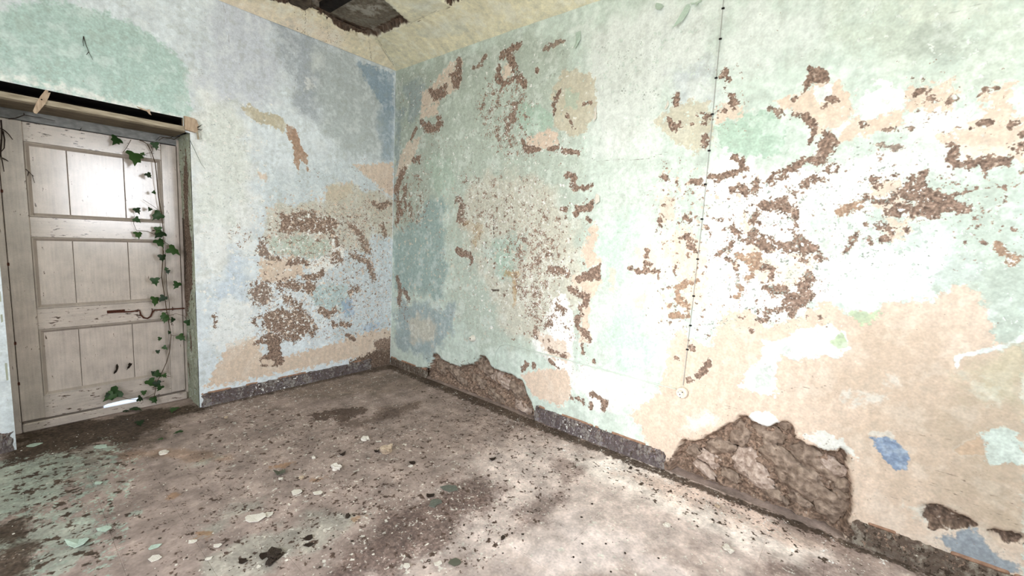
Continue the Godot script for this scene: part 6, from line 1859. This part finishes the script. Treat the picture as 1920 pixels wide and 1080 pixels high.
		tag(o, "small white plaster chip lying loose " + where, "chip", "small white plaster chips " + where)
		n += 1
	for s in [[-2.185, 1.868, 0.59], [-2.211, 1.885, 0.35], [-2.334, 1.768, 0.37], [-2.328, 1.827, 0.65], [-2.470, 1.499, 0.46], [-1.842, 0.056, 0.68], [-1.224, 0.295, 0.56], [-1.165, 0.545, 0.49], [-1.650, 0.716, 0.67], [-1.597, 0.719, 0.39], [-1.662, 0.729, 0.44], [-1.410, 0.938, 0.45], [-1.711, 2.041, 0.51], [-1.670, 2.097, 0.75], [-1.681, 1.969, 0.71], [-1.536, 2.093, 0.71], [-1.556, 2.099, 0.62], [-1.544, 2.171, 0.30], [-1.493, 2.032, 0.44], [-1.819, 2.162, 0.55], [-1.924, 2.023, 0.75], [-1.992, 2.006, 0.48], [-2.041, 1.634, 0.58], [-1.929, 1.762, 0.72], [-2.197, 1.219, 0.47], [-2.681, 0.431, 0.67], [-0.668, 2.260, 0.60], [-0.675, 2.314, 0.56], [-0.643, 2.715, 0.61], [-0.537, 2.695, 0.54], [-0.821, 2.764, 0.36], [-0.837, 2.988, 0.75], [-1.014, 3.097, 0.78], [-1.122, 3.110, 0.72], [-1.129, 3.152, 0.48], [-0.931, 3.184, 0.62], [-0.926, 3.284, 0.69], [-0.943, 3.327, 0.33], [-0.843, 3.419, 0.69], [-0.822, 3.245, 0.34], [-0.690, 2.973, 0.77], [-0.459, 2.903, 0.42], [-0.082, 2.969, 0.78], [-0.248, 3.281, 0.42], [-0.216, 3.428, 0.57], [-1.197, 2.791, 0.72], [-1.166, 2.836, 0.79], [-1.004, 2.747, 0.65], [-1.324, 2.570, 0.72], [-1.258, 2.669, 0.50], [-1.417, 2.570, 0.68], [-1.561, 2.435, 0.49], [-1.776, 2.261, 0.76], [-1.871, 2.237, 0.69], [-1.965, 2.224, 0.49], [-1.957, 2.307, 0.69], [-2.227, 2.043, 0.33], [-2.138, 2.025, 0.76], [-2.377, 1.597, 0.65], [-2.560, 1.444, 0.46], [-2.057, 1.020, 0.62], [-2.173, 0.945, 0.69], [-2.284, 0.995, 0.61], [-2.342, 0.774, 0.74], [-2.098, 0.350, 0.51], [-1.816, 0.354, 0.46], [-1.809, 0.200, 0.49], [-0.816, 1.452, 0.44], [-0.468, 1.361, 0.54], [-0.528, 1.146, 0.68], [-0.545, 1.581, 0.74], [-0.489, 1.769, 0.62], [-0.464, 2.383, 0.69]]:
		var o := obj("bark_chip", kinds[n % 6], M.dark_chip)
		o.scale = Vector3.ONE * s[2] * 0.01
		o.position = Vector3(s[0], 0.001, s[1])
		o.rotation.y = n * 2.1
		var where := place_name(s[0], s[1])
		tag(o, "small dark brown crumb lying " + where, "crumb", "small dark crumbs " + where)
		n += 1
	# grit and crumbs nobody could count
	for kind in 2:
		var mm := MultiMesh.new()
		mm.transform_format = MultiMesh.TRANSFORM_3D
		mm.mesh = chip(1.0, 0.5, 500 + kind, 0.0)
		var spots := []
		rng.seed = 77 + kind
		var want: int = [1500, 900][kind]
		while spots.size() < want:
			var x := rng.randf_range(-2.85, -0.03)
			var z := rng.randf_range(-0.1, 4.9)
			var dens := 0.25 + 0.5 * fbm(x * 1.3, z * 1.3, 60.0 + kind)
			dens += 0.8 * exp(-absf(x) * 6.0) + (0.5 * exp(-absf(z) * 5.0) if x > -1.8 else 0.0)
			if rng.randf() < dens:
				var s := rng.randf_range(0.0012, 0.0035) * (1.0 if rng.randf() < 0.9 else 1.8)
				spots.append(Transform3D(Basis.from_euler(Vector3(0, rng.randf() * TAU, 0)).scaled(Vector3(s, s * 0.8, s)), Vector3(x, 0.0004, z)))
		mm.instance_count = spots.size()
		for i in spots.size():
			mm.set_instance_transform(i, spots[i])
		var mi := MultiMeshInstance3D.new()
		mi.multimesh = mm
		mi.material_override = M.white_chip if kind == 0 else M.dark_chip
		adopt(mi, "plaster_grit" if kind == 0 else "dirt_crumbs")
		tag(mi, "white plaster grit scattered thinly over the floor" if kind == 0 else "dark crumbs of dirt scattered over the floor", "grit", "", "stuff")
